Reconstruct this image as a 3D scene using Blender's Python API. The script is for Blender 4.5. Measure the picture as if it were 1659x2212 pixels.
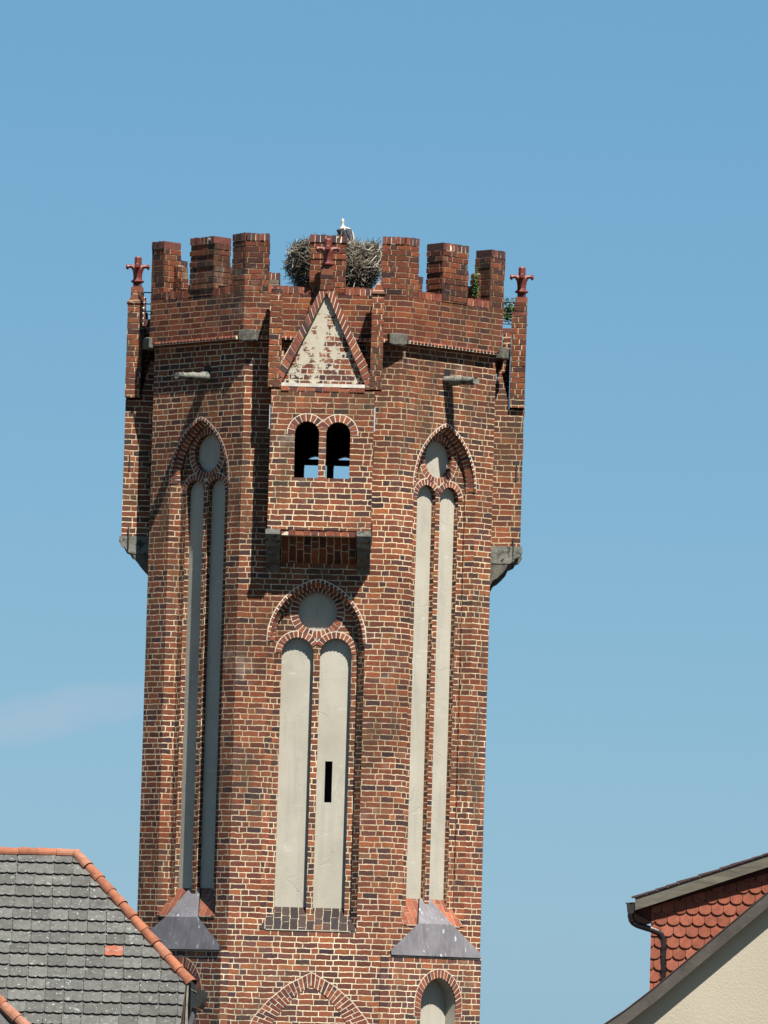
import bpy, bmesh, math, random
from mathutils import Vector, Matrix, Quaternion
from mathutils.geometry import tessellate_polygon
from math import sin, cos, tan, pi, radians as R, sqrt, atan2
random.seed(7)
rnd = random.random
def ru(a, b): return a + (b - a) * random.random()
sc = bpy.context.scene
for o in list(bpy.data.objects): bpy.data.objects.remove(o)
col = sc.collection

# ---------------------------------------------------------------- camera
D = 115.0; SC = 0.0083; F = D / SC; CX, CY = 829.5, 1106.0
PITCH = math.atan((2200 - CY) / F); ROLL = 0.0285; ZC = 9.0
fw = Vector((0, cos(PITCH), sin(PITCH))); rt0 = Vector((1, 0, 0)); up0 = rt0.cross(fw)
RT = rt0 * cos(ROLL) + up0 * sin(ROLL); UP = up0 * cos(ROLL) - rt0 * sin(ROLL)
CAM = Vector((0, 0, ZC))
cam = bpy.data.cameras.new('camera'); co = bpy.data.objects.new('camera', cam); col.objects.link(co)
cam.sensor_fit = 'HORIZONTAL'; cam.sensor_width = 36; cam.lens = 36 * F / 1659.0
cam.clip_start = 1; cam.clip_end = 6000
M3 = Matrix((RT, UP, -fw)).transposed()
co.matrix_world = Matrix.Translation(CAM) @ M3.to_4x4()
sc.camera = co
def pix(x, y, Y):
    "world point seen at (x, y) of the photograph on the vertical plane at distance Y"
    d = fw * F + RT * (x - CX) - UP * (y - CY)
    return CAM + d * (Y / d.y)

# ---------------------------------------------------------------- light
EL = R(60); AZ = R(28)          # AZ: from straight behind the camera towards the right
sun_dir = Vector((sin(AZ) * cos(EL), -cos(AZ) * cos(EL), sin(EL)))
w = bpy.data.worlds.new('World'); sc.world = w; w.use_nodes = True
nt = w.node_tree; nt.nodes.clear()
out = nt.nodes.new('ShaderNodeOutputWorld'); bg = nt.nodes.new('ShaderNodeBackground')
sky = nt.nodes.new('ShaderNodeTexSky'); sky.sky_type = 'NISHITA'; sky.sun_disc = False
sky.sun_elevation = EL; sky.sun_rotation = atan2(sun_dir.x, sun_dir.y)
sky.altitude = 1500; sky.air_density = 0.8; sky.dust_density = 1.0; sky.ozone_density = 4.0
SKY_STRENGTH = 0.0645
# the colour response of the compact camera to that sky, channel by channel
sp = nt.nodes.new('ShaderNodeSeparateColor'); nt.links.new(sky.outputs[0], sp.inputs[0])
hs = nt.nodes.new('ShaderNodeCombineColor')
for i_, (pw, gn) in enumerate(((0.60, 0.70), (0.40, 1.475), (0.25, 2.43))):
    a_ = nt.nodes.new('ShaderNodeMath'); a_.operation = 'POWER'; nt.links.new(sp.outputs[i_], a_.inputs[0]); a_.inputs[1].default_value = pw
    b_ = nt.nodes.new('ShaderNodeMath'); b_.operation = 'MULTIPLY'; nt.links.new(a_.outputs[0], b_.inputs[0]); b_.inputs[1].default_value = gn
    nt.links.new(b_.outputs[0], hs.inputs[i_])
# thin cirrus wisp, fixed in the direction of the sky where it hangs
tc = nt.nodes.new('ShaderNodeTexCoord')
def wm(op, a, b=None, cc=None):
    n = nt.nodes.new('ShaderNodeMath'); n.operation = op
    for i, v in enumerate((a, b, cc)):
        if v is None: continue
        if isinstance(v, (int, float)): n.inputs[i].default_value = v
        else: nt.links.new(v, n.inputs[i])
    return n.outputs[0]
sep = nt.nodes.new('ShaderNodeSeparateXYZ'); nt.links.new(tc.outputs['Generated'], sep.inputs[0])
azm = wm('ARCTAN2', sep.outputs[0], sep.outputs[1]); elv = wm('ARCSINE', sep.outputs[2])
cd = (pix(110, 1545, 1000) - CAM).normalized(); ca, ce = atan2(cd.x, cd.y), math.asin(cd.z)
nz = nt.nodes.new('ShaderNodeTexNoise'); nz.inputs['Scale'].default_value = 90; nz.inputs['Detail'].default_value = 3
nt.links.new(tc.outputs['Generated'], nz.inputs['Vector'])
da = wm('SUBTRACT', azm, ca); de = wm('SUBTRACT', elv, ce)
de = wm('SUBTRACT', de, wm('MULTIPLY', da, 0.24))
de = wm('ADD', de, wm('MULTIPLY', wm('SUBTRACT', nz.outputs[0], 0.5), 0.0046))
g = wm('ADD', wm('POWER', wm('ABSOLUTE', wm('DIVIDE', da, 0.0235)), 2.0), wm('POWER', wm('ABSOLUTE', wm('DIVIDE', de, 0.0046)), 2.0))
g = wm('MAXIMUM', wm('SUBTRACT', 1.0, g), 0.0)
mr = nt.nodes.new('ShaderNodeMapRange'); mr.interpolation_type = 'SMOOTHSTEP'
nt.links.new(g, mr.inputs[0]); mr.inputs[2].default_value = 1.1; mr.inputs[4].default_value = 0.34
mxc = nt.nodes.new('ShaderNodeMix'); mxc.data_type = 'RGBA'
nt.links.new(mr.outputs[0], mxc.inputs[0]); nt.links.new(hs.outputs[0], mxc.inputs[6])
mxc.inputs[7].default_value = (2.9, 3.35, 4.0, 1)
nt.links.new(mxc.outputs[2], bg.inputs[0]); bg.inputs[1].default_value = SKY_STRENGTH
nt.links.new(bg.outputs[0], out.inputs[0])
sl = bpy.data.lights.new('sun', 'SUN'); sl.energy = 5.0; sl.angle = R(0.53); sl.color = (1.0, 0.95, 0.87)
so = bpy.data.objects.new('sun', sl); col.objects.link(so); so.location = (40, -40, 80)
so.rotation_euler = (-sun_dir).to_track_quat('-Z', 'Y').to_euler()
sc.view_settings.view_transform = 'Standard'; sc.view_settings.look = 'None'
sc.view_settings.exposure = 1.35; sc.view_settings.gamma = 1; sc.view_settings.use_curve_mapping = False
sc.render.engine = 'CYCLES'; sc.cycles.max_bounces = 5; sc.cycles.diffuse_bounces = 2

# ---------------------------------------------------------------- node helper
ALB = 0.81      # all base colours, matched to the exposure
class Mat:
    def __init__(s, name, rough=0.85, spec=0.3):
        s.m = bpy.data.materials.new(name); s.m.use_nodes = True; s.t = s.m.node_tree
        s.b = s.t.nodes['Principled BSDF']; s.b.inputs['Roughness'].default_value = rough
        s.b.inputs['Specular IOR Level'].default_value = spec
    def lk(s, v, inp):
        if isinstance(v, (int, float)): inp.default_value = v
        elif isinstance(v, tuple): inp.default_value = v if len(v) == len(inp.default_value) else tuple(v) + (1,)
        else: s.t.links.new(v, inp)
    def n(s, kind): return s.t.nodes.new('ShaderNode' + kind)
    def ma(s, op, a, b=None, c=None):
        n = s.n('Math'); n.operation = op
        for i, v in enumerate((a, b, c)):
            if v is not None: s.lk(v, n.inputs[i])
        return n.outputs[0]
    def mr(s, v, a, b, c=0.0, d=1.0, smooth=False):
        n = s.n('MapRange'); s.lk(v, n.inputs[0])
        if smooth: n.interpolation_type = 'SMOOTHSTEP'
        for i, k in enumerate((a, b, c, d)): n.inputs[i + 1].default_value = k
        return n.outputs[0]
    def mix(s, f, a, b, mode='MIX'):
        n = s.n('Mix'); n.data_type = 'RGBA'; n.blend_type = mode
        s.lk(f, n.inputs[0]); s.lk(a, n.inputs[6]); s.lk(b, n.inputs[7]); return n.outputs[2]
    def comb(s, x, y, z=0.0):
        n = s.n('CombineXYZ'); s.lk(x, n.inputs[0]); s.lk(y, n.inputs[1]); s.lk(z, n.inputs[2]); return n.outputs[0]
    def sep(s, v):
        n = s.n('SeparateXYZ'); s.lk(v, n.inputs[0]); return n.outputs
    def noise(s, vec, scale, detail=3, rough=0.55, colr=False):
        n = s.n('TexNoise'); s.lk(vec, n.inputs['Vector']); n.inputs['Scale'].default_value = scale
        n.inputs['Detail'].default_value = detail; n.inputs['Roughness'].default_value = rough
        return n.outputs[1 if colr else 0]
    def white(s, vec):
        n = s.n('TexWhiteNoise'); n.noise_dimensions = '3D'; s.lk(vec, n.inputs['Vector']); return n.outputs['Value']
    def ramp(s, v, stops, const=False):
        n = s.n('ValToRGB'); s.lk(v, n.inputs[0]); cr = n.color_ramp
        if const: cr.interpolation = 'CONSTANT'
        while len(cr.elements) > 1: cr.elements.remove(cr.elements[-1])
        cr.elements[0].position = stops[0][0]; cr.elements[0].color = tuple(stops[0][1]) + (1,)
        for p, c in stops[1:]:
            e = cr.elements.new(p); e.color = tuple(c) + (1,)
        return n.outputs[0]
    def bump(s, h, st, dist=0.01):
        n = s.n('Bump'); s.lk(h, n.inputs['Height']); n.inputs['Strength'].default_value = st
        n.inputs['Distance'].default_value = dist; s.t.links.new(n.outputs[0], s.b.inputs['Normal'])
    def base(s, c): s.lk(s.mix(1.0, c, (ALB, ALB, ALB), 'MULTIPLY'), s.b.inputs['Base Color'])
    def uv(s): return s.n('UVMap').outputs[0]
    def pos(s): return s.n('NewGeometry').outputs['Position']
    def obj(s): return s.n('TexCoord').outputs['Object']

CH = 0.0989            # height of one brick course
PAL = [(0.0, (.122, .039, .025)), (.10, (.160, .050, .029)), (.20, (.192, .061, .033)), (.32, (.218, .073, .037)),
       (.44, (.172, .053, .030)), (.54, (.198, .064, .037)), (.62, (.125, .042, .030)), (.70, (.242, .086, .038)),
       (.75, (.098, .039, .034)), (.82, (.070, .032, .032)), (.885, (.048, .026, .031)), (.935, (.105, .045, .040)), (.975, (.178, .085, .056))]
PALD = [(0, (.026, .019, .020)), (.2, (.036, .024, .024)), (.4, (.021, .018, .022)), (.6, (.043, .027, .025)), (.8, (.021, .017, .020)), (.96, (.09, .038, .022))]
MORTAR = (.60, .53, .40)
MORTAR_TOP = (.36, .30, .215)
def brick_mat(name, pal=PAL, mortar=MORTAR, mw=0.0085, hue=(1, 1, 1), dirt=0.65, panel=None):
    m = Mat(name, 0.9, 0.25); uv = m.uv(); P = m.pos()
    dn = m.noise(uv, 7.0, 2, 0.6, colr=True); dx = m.sep(dn)
    dn2 = m.noise(uv, 45.0, 2, 0.6, colr=True); d2 = m.sep(dn2)
    S = m.sep(uv)
    def dist(c, i, a, b): return m.ma('ADD', m.ma('ADD', c, m.ma('MULTIPLY', m.ma('SUBTRACT', dx[i], .5), a)), m.ma('MULTIPLY', m.ma('SUBTRACT', d2[i], .5), b))
    u = dist(S[0], 0, .030, .012); v = dist(S[1], 1, .034, .010)
    rowf = m.ma('DIVIDE', v, CH); row = m.ma('FLOOR', rowf); fv = m.ma('SUBTRACT', rowf, row)
    jit = m.white(m.comb(row, 3.7, 1.3))
    par = m.ma('MODULO', m.ma('ABSOLUTE', row), 2.0)
    u2 = m.ma('ADD', m.ma('ADD', u, 100 * .662), m.ma('ADD', m.ma('MULTIPLY', par, .331), m.ma('MULTIPLY', jit, .10)))
    uk = m.ma('DIVIDE', u2, .662); k = m.ma('FLOOR', uk); t = m.ma('MULTIPLY', m.ma('SUBTRACT', uk, k), .662)
    hv = m.white(m.comb(k, row, 9.1))        # some periods are header-first
    e1 = m.ma('ADD', .262, m.ma('MULTIPLY', m.ma('SUBTRACT', hv, .5), .03))
    e2 = m.mr(hv, .35, .36, .527, .395)
    g1 = m.ma('GREATER_THAN', t, e1); g2 = m.ma('GREATER_THAN', t, e2)
    du = m.ma('MINIMUM', m.ma('MINIMUM', t, m.ma('SUBTRACT', .662, t)),
              m.ma('MINIMUM', m.ma('ABSOLUTE', m.ma('SUBTRACT', t, e1)), m.ma('ABSOLUTE', m.ma('SUBTRACT', t, e2))))
    dv = m.ma('MULTIPLY', m.ma('MINIMUM', fv, m.ma('SUBTRACT', 1.0, fv)), CH)
    wn = m.noise(uv, 14, 2)
    mn = m.ma('MINIMUM', m.ma('MULTIPLY', du, 1.05), dv)
    mn = m.ma('ADD', mn, m.ma('MULTIPLY', m.ma('SUBTRACT', wn, .5), .010))
    mask = m.mr(mn, mw - .0025, mw + .003, 0, 1, True)      # 1 on brick
    idx = m.ma('ADD', g1, g2)
    rn = m.white(m.comb(m.ma('ADD', m.ma('MULTIPLY', k, 3.0), idx), row, 5.5))
    rn2 = m.white(m.comb(m.ma('ADD', m.ma('MULTIPLY', k, 3.0), idx), row, 15.5))
    c = m.ramp(rn, pal, True)
    c = m.mix(1.0, c, m.mix(rn2, (.72, .74, .76), (1.18, 1.15, 1.1)), 'MULTIPLY')
    fine = m.noise(uv, 30, 4, .65)
    c = m.mix(1.0, c, m.ramp(fine, [(.28, (.62, .56, .55)), (.5, (1, 1, 1)), (.72, (1.30, 1.26, 1.2))]), 'MULTIPLY')
    c = m.mix(1.0, c, tuple(hue), 'MULTIPLY')
    mc = m.mix(m.noise(uv, 11, 4), tuple(x * .66 for x in mortar), tuple(min(1, x * 1.25) for x in mortar))
    mc = m.mix(1.0, mc, m.ramp(m.noise(P, .8, 4, .6), [(.32, (.66, .61, .54)), (.5, (.92, .9, .88)), (.66, (1.18, 1.16, 1.12))]), 'MULTIPLY')
    c = m.mix(mask, mc, c)
    big = m.noise(P, .55, 4, .6)
    st = m.noise(m.comb(m.ma('MULTIPLY', S[0], 2.2), m.ma('MULTIPLY', S[1], .35), 0.0), 2.0, 4, .65)
    dm = m.ma('MULTIPLY', m.mr(big, .40, .66, 0, 1, True), m.mr(st, .38, .62, 0, 1, True))
    c = m.mix(m.ma('MULTIPLY', dm, dirt), c, (.060, .044, .030))
    c = m.mix(1.0, c, m.ramp(m.noise(P, .38, 4, .62), [(.34, (.74, .66, .62)), (.5, (1, 1, 1)), (.66, (1.16, 1.18, 1.20))]), 'MULTIPLY')
    zz = m.ma('ADD', m.sep(P)[2], m.ma('MULTIPLY', m.ma('SUBTRACT', m.noise(P, .7, 3), .5), 5.0))
    c = m.mix(1.0, c, m.ramp(m.mr(zz, 8.0, 24.0), [(0, (1.12, 1.12, 1.06)), (.30, (1.06, 1.02, .93)), (.62, (1.0, .93, .80)), (.78, (.90, .80, .68))]), 'MULTIPLY')
    efl = m.mr(m.noise(P, .9, 5, .7), .60, .75, 0, .22, True)     # pale lime bloom
    c = m.mix(efl, c, (.46, .38, .31))
    if panel:        # plaster coat that has fallen away in flakes
        pn = m.noise(uv, 4.6, 6, .70); pn = m.ma('ADD', pn, m.ma('MULTIPLY', m.ma('SUBTRACT', 20.45, S[1]), .13))
        pn = m.ma('ADD', pn, m.ma('MULTIPLY', S[0], .06))
        pn = m.ma('ADD', pn, m.ma('MULTIPLY', m.ma('SUBTRACT', mask, .5), .15))
        pk = m.mr(pn, .565, .575, 1, 0, True)
        pc = m.mix(m.noise(uv, 6, 5, .7), (.33, .29, .22), (.54, .485, .38))
        pc = m.mix(m.mr(m.noise(uv, 9, 4, .6), .62, .7), pc, (.2, .18, .15))
        c = m.mix(pk, c, pc)
        mask = m.ma('MAXIMUM', mask, m.ma('MULTIPLY', pk, 2.6))
    m.base(c)
    h = m.ma('ADD', m.ma('MULTIPLY', mask, 1.0), m.ma('MULTIPLY', m.noise(uv, 60, 3), .35))
    m.bump(h, .75, .010)
    return m.m
def piece_mat(name, pal=PAL, rough=.85):
    "single bricks, one random tone per face group stored in the attribute tone"
    m = Mat(name, rough, .3); a = m.n('Attribute'); a.attribute_name = 'tone'; P = m.pos()
    c = m.ramp(a.outputs['Fac'], pal, True)
    c = m.mix(1.0, c, (.9, .9, .9), 'MULTIPLY')
    c = m.mix(1.0, c, m.ramp(m.noise(P, 26, 4, .65), [(.28, (.6, .56, .54)), (.5, (1, 1, 1)), (.74, (1.3, 1.25, 1.2))]), 'MULTIPLY')
    m.base(c); m.bump(m.noise(P, 50, 3), .4, .008); return m.m
def simple(name, c1, c2, scale=6, rough=.85, bump=.3, metal=0.0, spots=None, spec=.3, stretch=None, bs=None):
    m = Mat(name, rough, spec); P = m.pos(); m.b.inputs['Metallic'].default_value = metal
    if stretch:
        s = m.sep(P); P2 = m.comb(m.ma('MULTIPLY', s[0], stretch[0]), m.ma('MULTIPLY', s[1], stretch[1]), m.ma('MULTIPLY', s[2], stretch[2]))
    else: P2 = P
    c = m.mix(m.mr(m.noise(P2, scale, 5, .62), .3, .7), tuple(c1), tuple(c2))
    if spots:
        for (sc_, lo, hi, colr) in spots: c = m.mix(m.mr(m.noise(P, sc_, 4, .6), lo, hi, 0, 1, True), c, tuple(colr))
    m.base(c)
    if bump: m.bump(m.noise(P, bs or scale * 8, 4), bump, .008)
    return m.m
M = {}
M['brick'] = brick_mat('brick_wall_material')
M['brick_low'] = brick_mat('brick_wall_weathered_material', hue=(1.02, 1.05, 1.08), dirt=.4)
M['brick_top'] = brick_mat('parapet_brick_material', hue=(.88, .82, .80), mortar=MORTAR_TOP, mw=.0070, dirt=.65)
M['brick_dark'] = brick_mat('glazed_brick_material', pal=PALD, dirt=.1, mw=.0040, mortar=(.34, .30, .23))
M['brick_sill'] = brick_mat('sill_brick_material', pal=[(0, (.20, .062, .038)), (.4, (.23, .074, .044)), (.75, (.17, .055, .036))], dirt=.1, mw=.0035, mortar=(.38, .33, .26))
M['gable'] = brick_mat('flaking_plaster_material', panel=True, dirt=.1)
M['inside'] = simple('shaded_interior_material', (.012, .010, .010), (.03, .022, .02), 3)  # near-black: the dark of the enclosed room is put into the colour
M['piece'] = piece_mat('single_brick_material')
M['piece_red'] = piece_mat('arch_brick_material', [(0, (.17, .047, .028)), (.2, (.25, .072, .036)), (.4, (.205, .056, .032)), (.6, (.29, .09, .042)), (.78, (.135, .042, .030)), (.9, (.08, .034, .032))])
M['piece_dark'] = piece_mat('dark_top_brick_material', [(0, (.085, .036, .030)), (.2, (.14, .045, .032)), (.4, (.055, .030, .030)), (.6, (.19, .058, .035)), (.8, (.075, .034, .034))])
M['mortar'] = simple('mortar_material', tuple(x * .7 for x in MORTAR), tuple(x * 1.2 for x in MORTAR), 9)
m = Mat('window_plaster_material', .9, .2); P = m.pos(); s_ = m.sep(P)
c = m.mix(m.mr(m.noise(P, 1.1, 5, .6), .3, .7), (.36, .335, .272), (.44, .41, .338))
c = m.mix(m.mr(m.noise(m.comb(m.ma('MULTIPLY', s_[0], 3), m.ma('MULTIPLY', s_[1], 3), m.ma('MULTIPLY', s_[2], 9)), 1.0, 5, .7), .60, .70, 0, .65), c, (.51, .49, .43))
c = m.mix(m.mr(m.noise(m.comb(m.ma('MULTIPLY', s_[0], 5), m.ma('MULTIPLY', s_[1], 5), m.ma('MULTIPLY', s_[2], .5)), 1.0, 5, .7), .52, .72, 0, .5), c, (.27, .26, .235))
c = m.mix(m.mr(m.noise(P, 5.5, 5, .6), .72, .745, 0, 1), c, (.20, .065, .04))
v_ = m.n('TexVoronoi'); v_.feature = 'DISTANCE_TO_EDGE'; v_.inputs['Scale'].default_value = .9
m.t.links.new(m.mix(.12, P, m.noise(P, 4, 4, .6, colr=True)), v_.inputs['Vector'])
cr_ = m.ma('MULTIPLY', m.mr(v_.outputs[0], .0, .006, 1, 0), m.mr(m.noise(P, 1.7, 2), .52, .60))
c = m.mix(m.ma('MULTIPLY', cr_, .28), c, (.14, .13, .11))
c = m.mix(m.mr(m.noise(P, 2.6, 5, .65), .54, .70, 0, .35, True), c, (.30, .30, .26))
m.base(c); m.bump(m.ma('SUBTRACT', m.noise(P, 60, 4), cr_), .45, .006); M['plaster'] = m.m
M['mortar_dirty'] = simple('dirty_mortar_material', tuple(x * .6 for x in MORTAR_TOP), MORTAR_TOP, 9)
M['ledge'] = simple('ledge_plaster_material', (.42, .39, .33), (.62, .58, .5), 8)
M['stone'] = simple('weathered_stone_material', (.055, .051, .042), (.15, .138, .112), 9, spots=[(22, .60, .70, (.22, .21, .17))], bump=.9, bs=40)
M['stone_pale'] = simple('pale_stone_material', (.09, .092, .075), (.21, .205, .175), 7, spots=[(11, .50, .64, (.035, .034, .03))], bump=.9, bs=35)
m = Mat('slate_sheet_material', .62, .35); P = m.pos(); s_ = m.sep(P)
c = m.mix(m.mr(m.noise(P, 2.5, 5, .6), .3, .7), (.112, .104, .112), (.200, .185, .198))
c = m.mix(m.mr(m.noise(m.comb(m.ma('MULTIPLY', s_[0], 22), m.ma('MULTIPLY', s_[1], 22), m.ma('MULTIPLY', s_[2], 2.2)), 1.0, 4, .7), .50, .70, 0, .7), c, (.245, .235, .25))
c = m.mix(m.mr(m.noise(m.comb(m.ma('MULTIPLY', s_[0], 9), m.ma('MULTIPLY', s_[1], 9), m.ma('MULTIPLY', s_[2], 3.5)), 1.3, 3, .55), .665, .685, 0, 1), c, (.46, .48, .51))
c = m.mix(m.mr(m.noise(m.comb(m.ma('MULTIPLY', s_[0], 14), m.ma('MULTIPLY', s_[1], 14), m.ma('MULTIPLY', s_[2], 4)), 1.1, 3, .6), .64, .70, 0, .6), c, (.10, .16, .17))
m.base(c); m.bump(m.noise(P, 40, 4), .25, .006); M['slate'] = m.m
M['terracotta_red'] = simple('red_glazed_clay_material', (.09, .014, .010), (.185, .032, .018), 14, rough=.5, bump=.4, spec=.5)
M['iron'] = simple('iron_material', (.012, .012, .014), (.03, .027, .025), 20, rough=.6)
M['pale_blue'] = simple('pale_strip_material', (.30, .36, .42), (.45, .5, .56), 20, rough=.5)  # pale blue of the strips that stand in for white reveals
def tile_mat(name, pal, spots):
    m = Mat(name, .85, .25); a = m.n('Attribute'); a.attribute_name = 'tone'; P = m.pos()
    c = m.ramp(a.outputs['Fac'], pal)
    c = m.mix(1.0, c, m.ramp(m.noise(P, 9, 5, .65), [(.28, (.68, .68, .68)), (.5, (1, 1, 1)), (.74, (1.25, 1.25, 1.25))]), 'MULTIPLY')
    for (sc_, lo, hi, colr) in spots: c = m.mix(m.mr(m.noise(P, sc_, 4, .65), lo, hi, 0, 1, True), c, tuple(colr))
    m.base(c); m.bump(m.noise(P, 55, 4), .5, .006); return m.m
M['roof_tile'] = tile_mat('grey_roof_tile_material', [(0, (.064, .063, .057)), (.5, (.086, .085, .078)), (.94, (.108, .107, .098)), (.955, (.24, .075, .040)), (1, (.24, .075, .040))],
                          [(21, .64, .68, (.36, .38, .37)), (3.2, .58, .76, (.055, .058, .048)), (7, .60, .72, (.21, .22, .20)), (34, .66, .70, (.40, .42, .41))])
M['ridge_tile'] = tile_mat('orange_ridge_tile_material', [(0, (.22, .078, .042)), (.5, (.29, .104, .054)), (1, (.28, .13, .085))], [(5, .62, .76, (.22, .17, .13))])
M['scallop'] = tile_mat('orange_scallop_tile_material', [(0, (.18, .054, .030)), (.5, (.235, .068, .038)), (1, (.275, .090, .052))], [(5, .68, .8, (.25, .10, .06))])
M['dark_tile'] = simple('dark_roof_tile_material', (.045, .026, .026), (.08, .04, .038), 8)
m = Mat('cream_render_material', .92, .2); P = m.pos()
s_ = m.sep(P); c = m.mix(m.mr(m.noise(P, .9, 5, .6), .3, .7), (.375, .335, .255), (.42, .378, .292))
c = m.mix(m.mr(m.noise(m.comb(m.ma('MULTIPLY', s_[0], 4), s_[1], m.ma('MULTIPLY', s_[2], .7)), 1.6, 4, .65), .52, .74, 0, .35), c, (.29, .27, .215))
m.base(c)
m.bump(m.noise(P, 26, 5, .7), .55, .012); M['render'] = m.m
M['white_render'] = simple('white_render_material', (.5, .49, .46), (.6, .59, .56), 3)
M['grey_wood'] = simple('weathered_board_material', (.065, .06, .045), (.145, .132, .10), 2.2, stretch=(1, 1, 6), spots=[(3.3, .66, .74, (.05, .045, .04))], bump=.4)
M['grey_wood_dark'] = simple('dark_verge_board_material', (.045, .039, .033), (.088, .078, .066), 3.0, spots=[(9, .66, .8, (.10, .095, .082))], bump=.4)
M['soffit'] = simple('brown_soffit_material', (.05, .016, .012), (.085, .026, .02), 5)
M['zinc'] = simple('brown_metal_pipe_material', (.07, .055, .055), (.10, .08, .078), 6, rough=.28, metal=.85, bump=.05)
M['black_metal_and_shade'] = simple('black_metal_and_shade_material', (.010, .010, .010), (.024, .024, .022), 16, rough=.75)  # black of the gutters, also the painted shadow line of the slate canopies
M['grey_pipe'] = simple('grey_pipe_material', (.09, .09, .10), (.12, .12, .13), 6, rough=.5)
M['twig'] = piece_mat('twig_material', [(0, (.11, .088, .058)), (.2, (.22, .185, .135)), (.4, (.06, .045, .03)), (.55, (.31, .27, .21)), (.72, (.15, .12, .085)), (.86, (.45, .42, .35))])
M['nest_core'] = simple('nest_core_material', (.012, .010, .007), (.035, .028, .018), 14, bump=.8)
M['feather_white'] = simple('white_feather_material', (.34, .31, .24), (.52, .49, .41), 16)
M['feather_black'] = simple('black_feather_material', (.02, .02, .024), (.06, .06, .066), 30)
M['bill'] = simple('stork_bill_material', (.40, .16, .09), (.5, .22, .13), 20)
M['leaf'] = piece_mat('leaf_material', [(0, (.045, .10, .02)), (.25, (.07, .14, .03)), (.5, (.03, .075, .015)), (.75, (.10, .17, .04))])
M['ground'] = simple('ground_material', (.060, .050, .030), (.095, .075, .048), .4)

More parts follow.
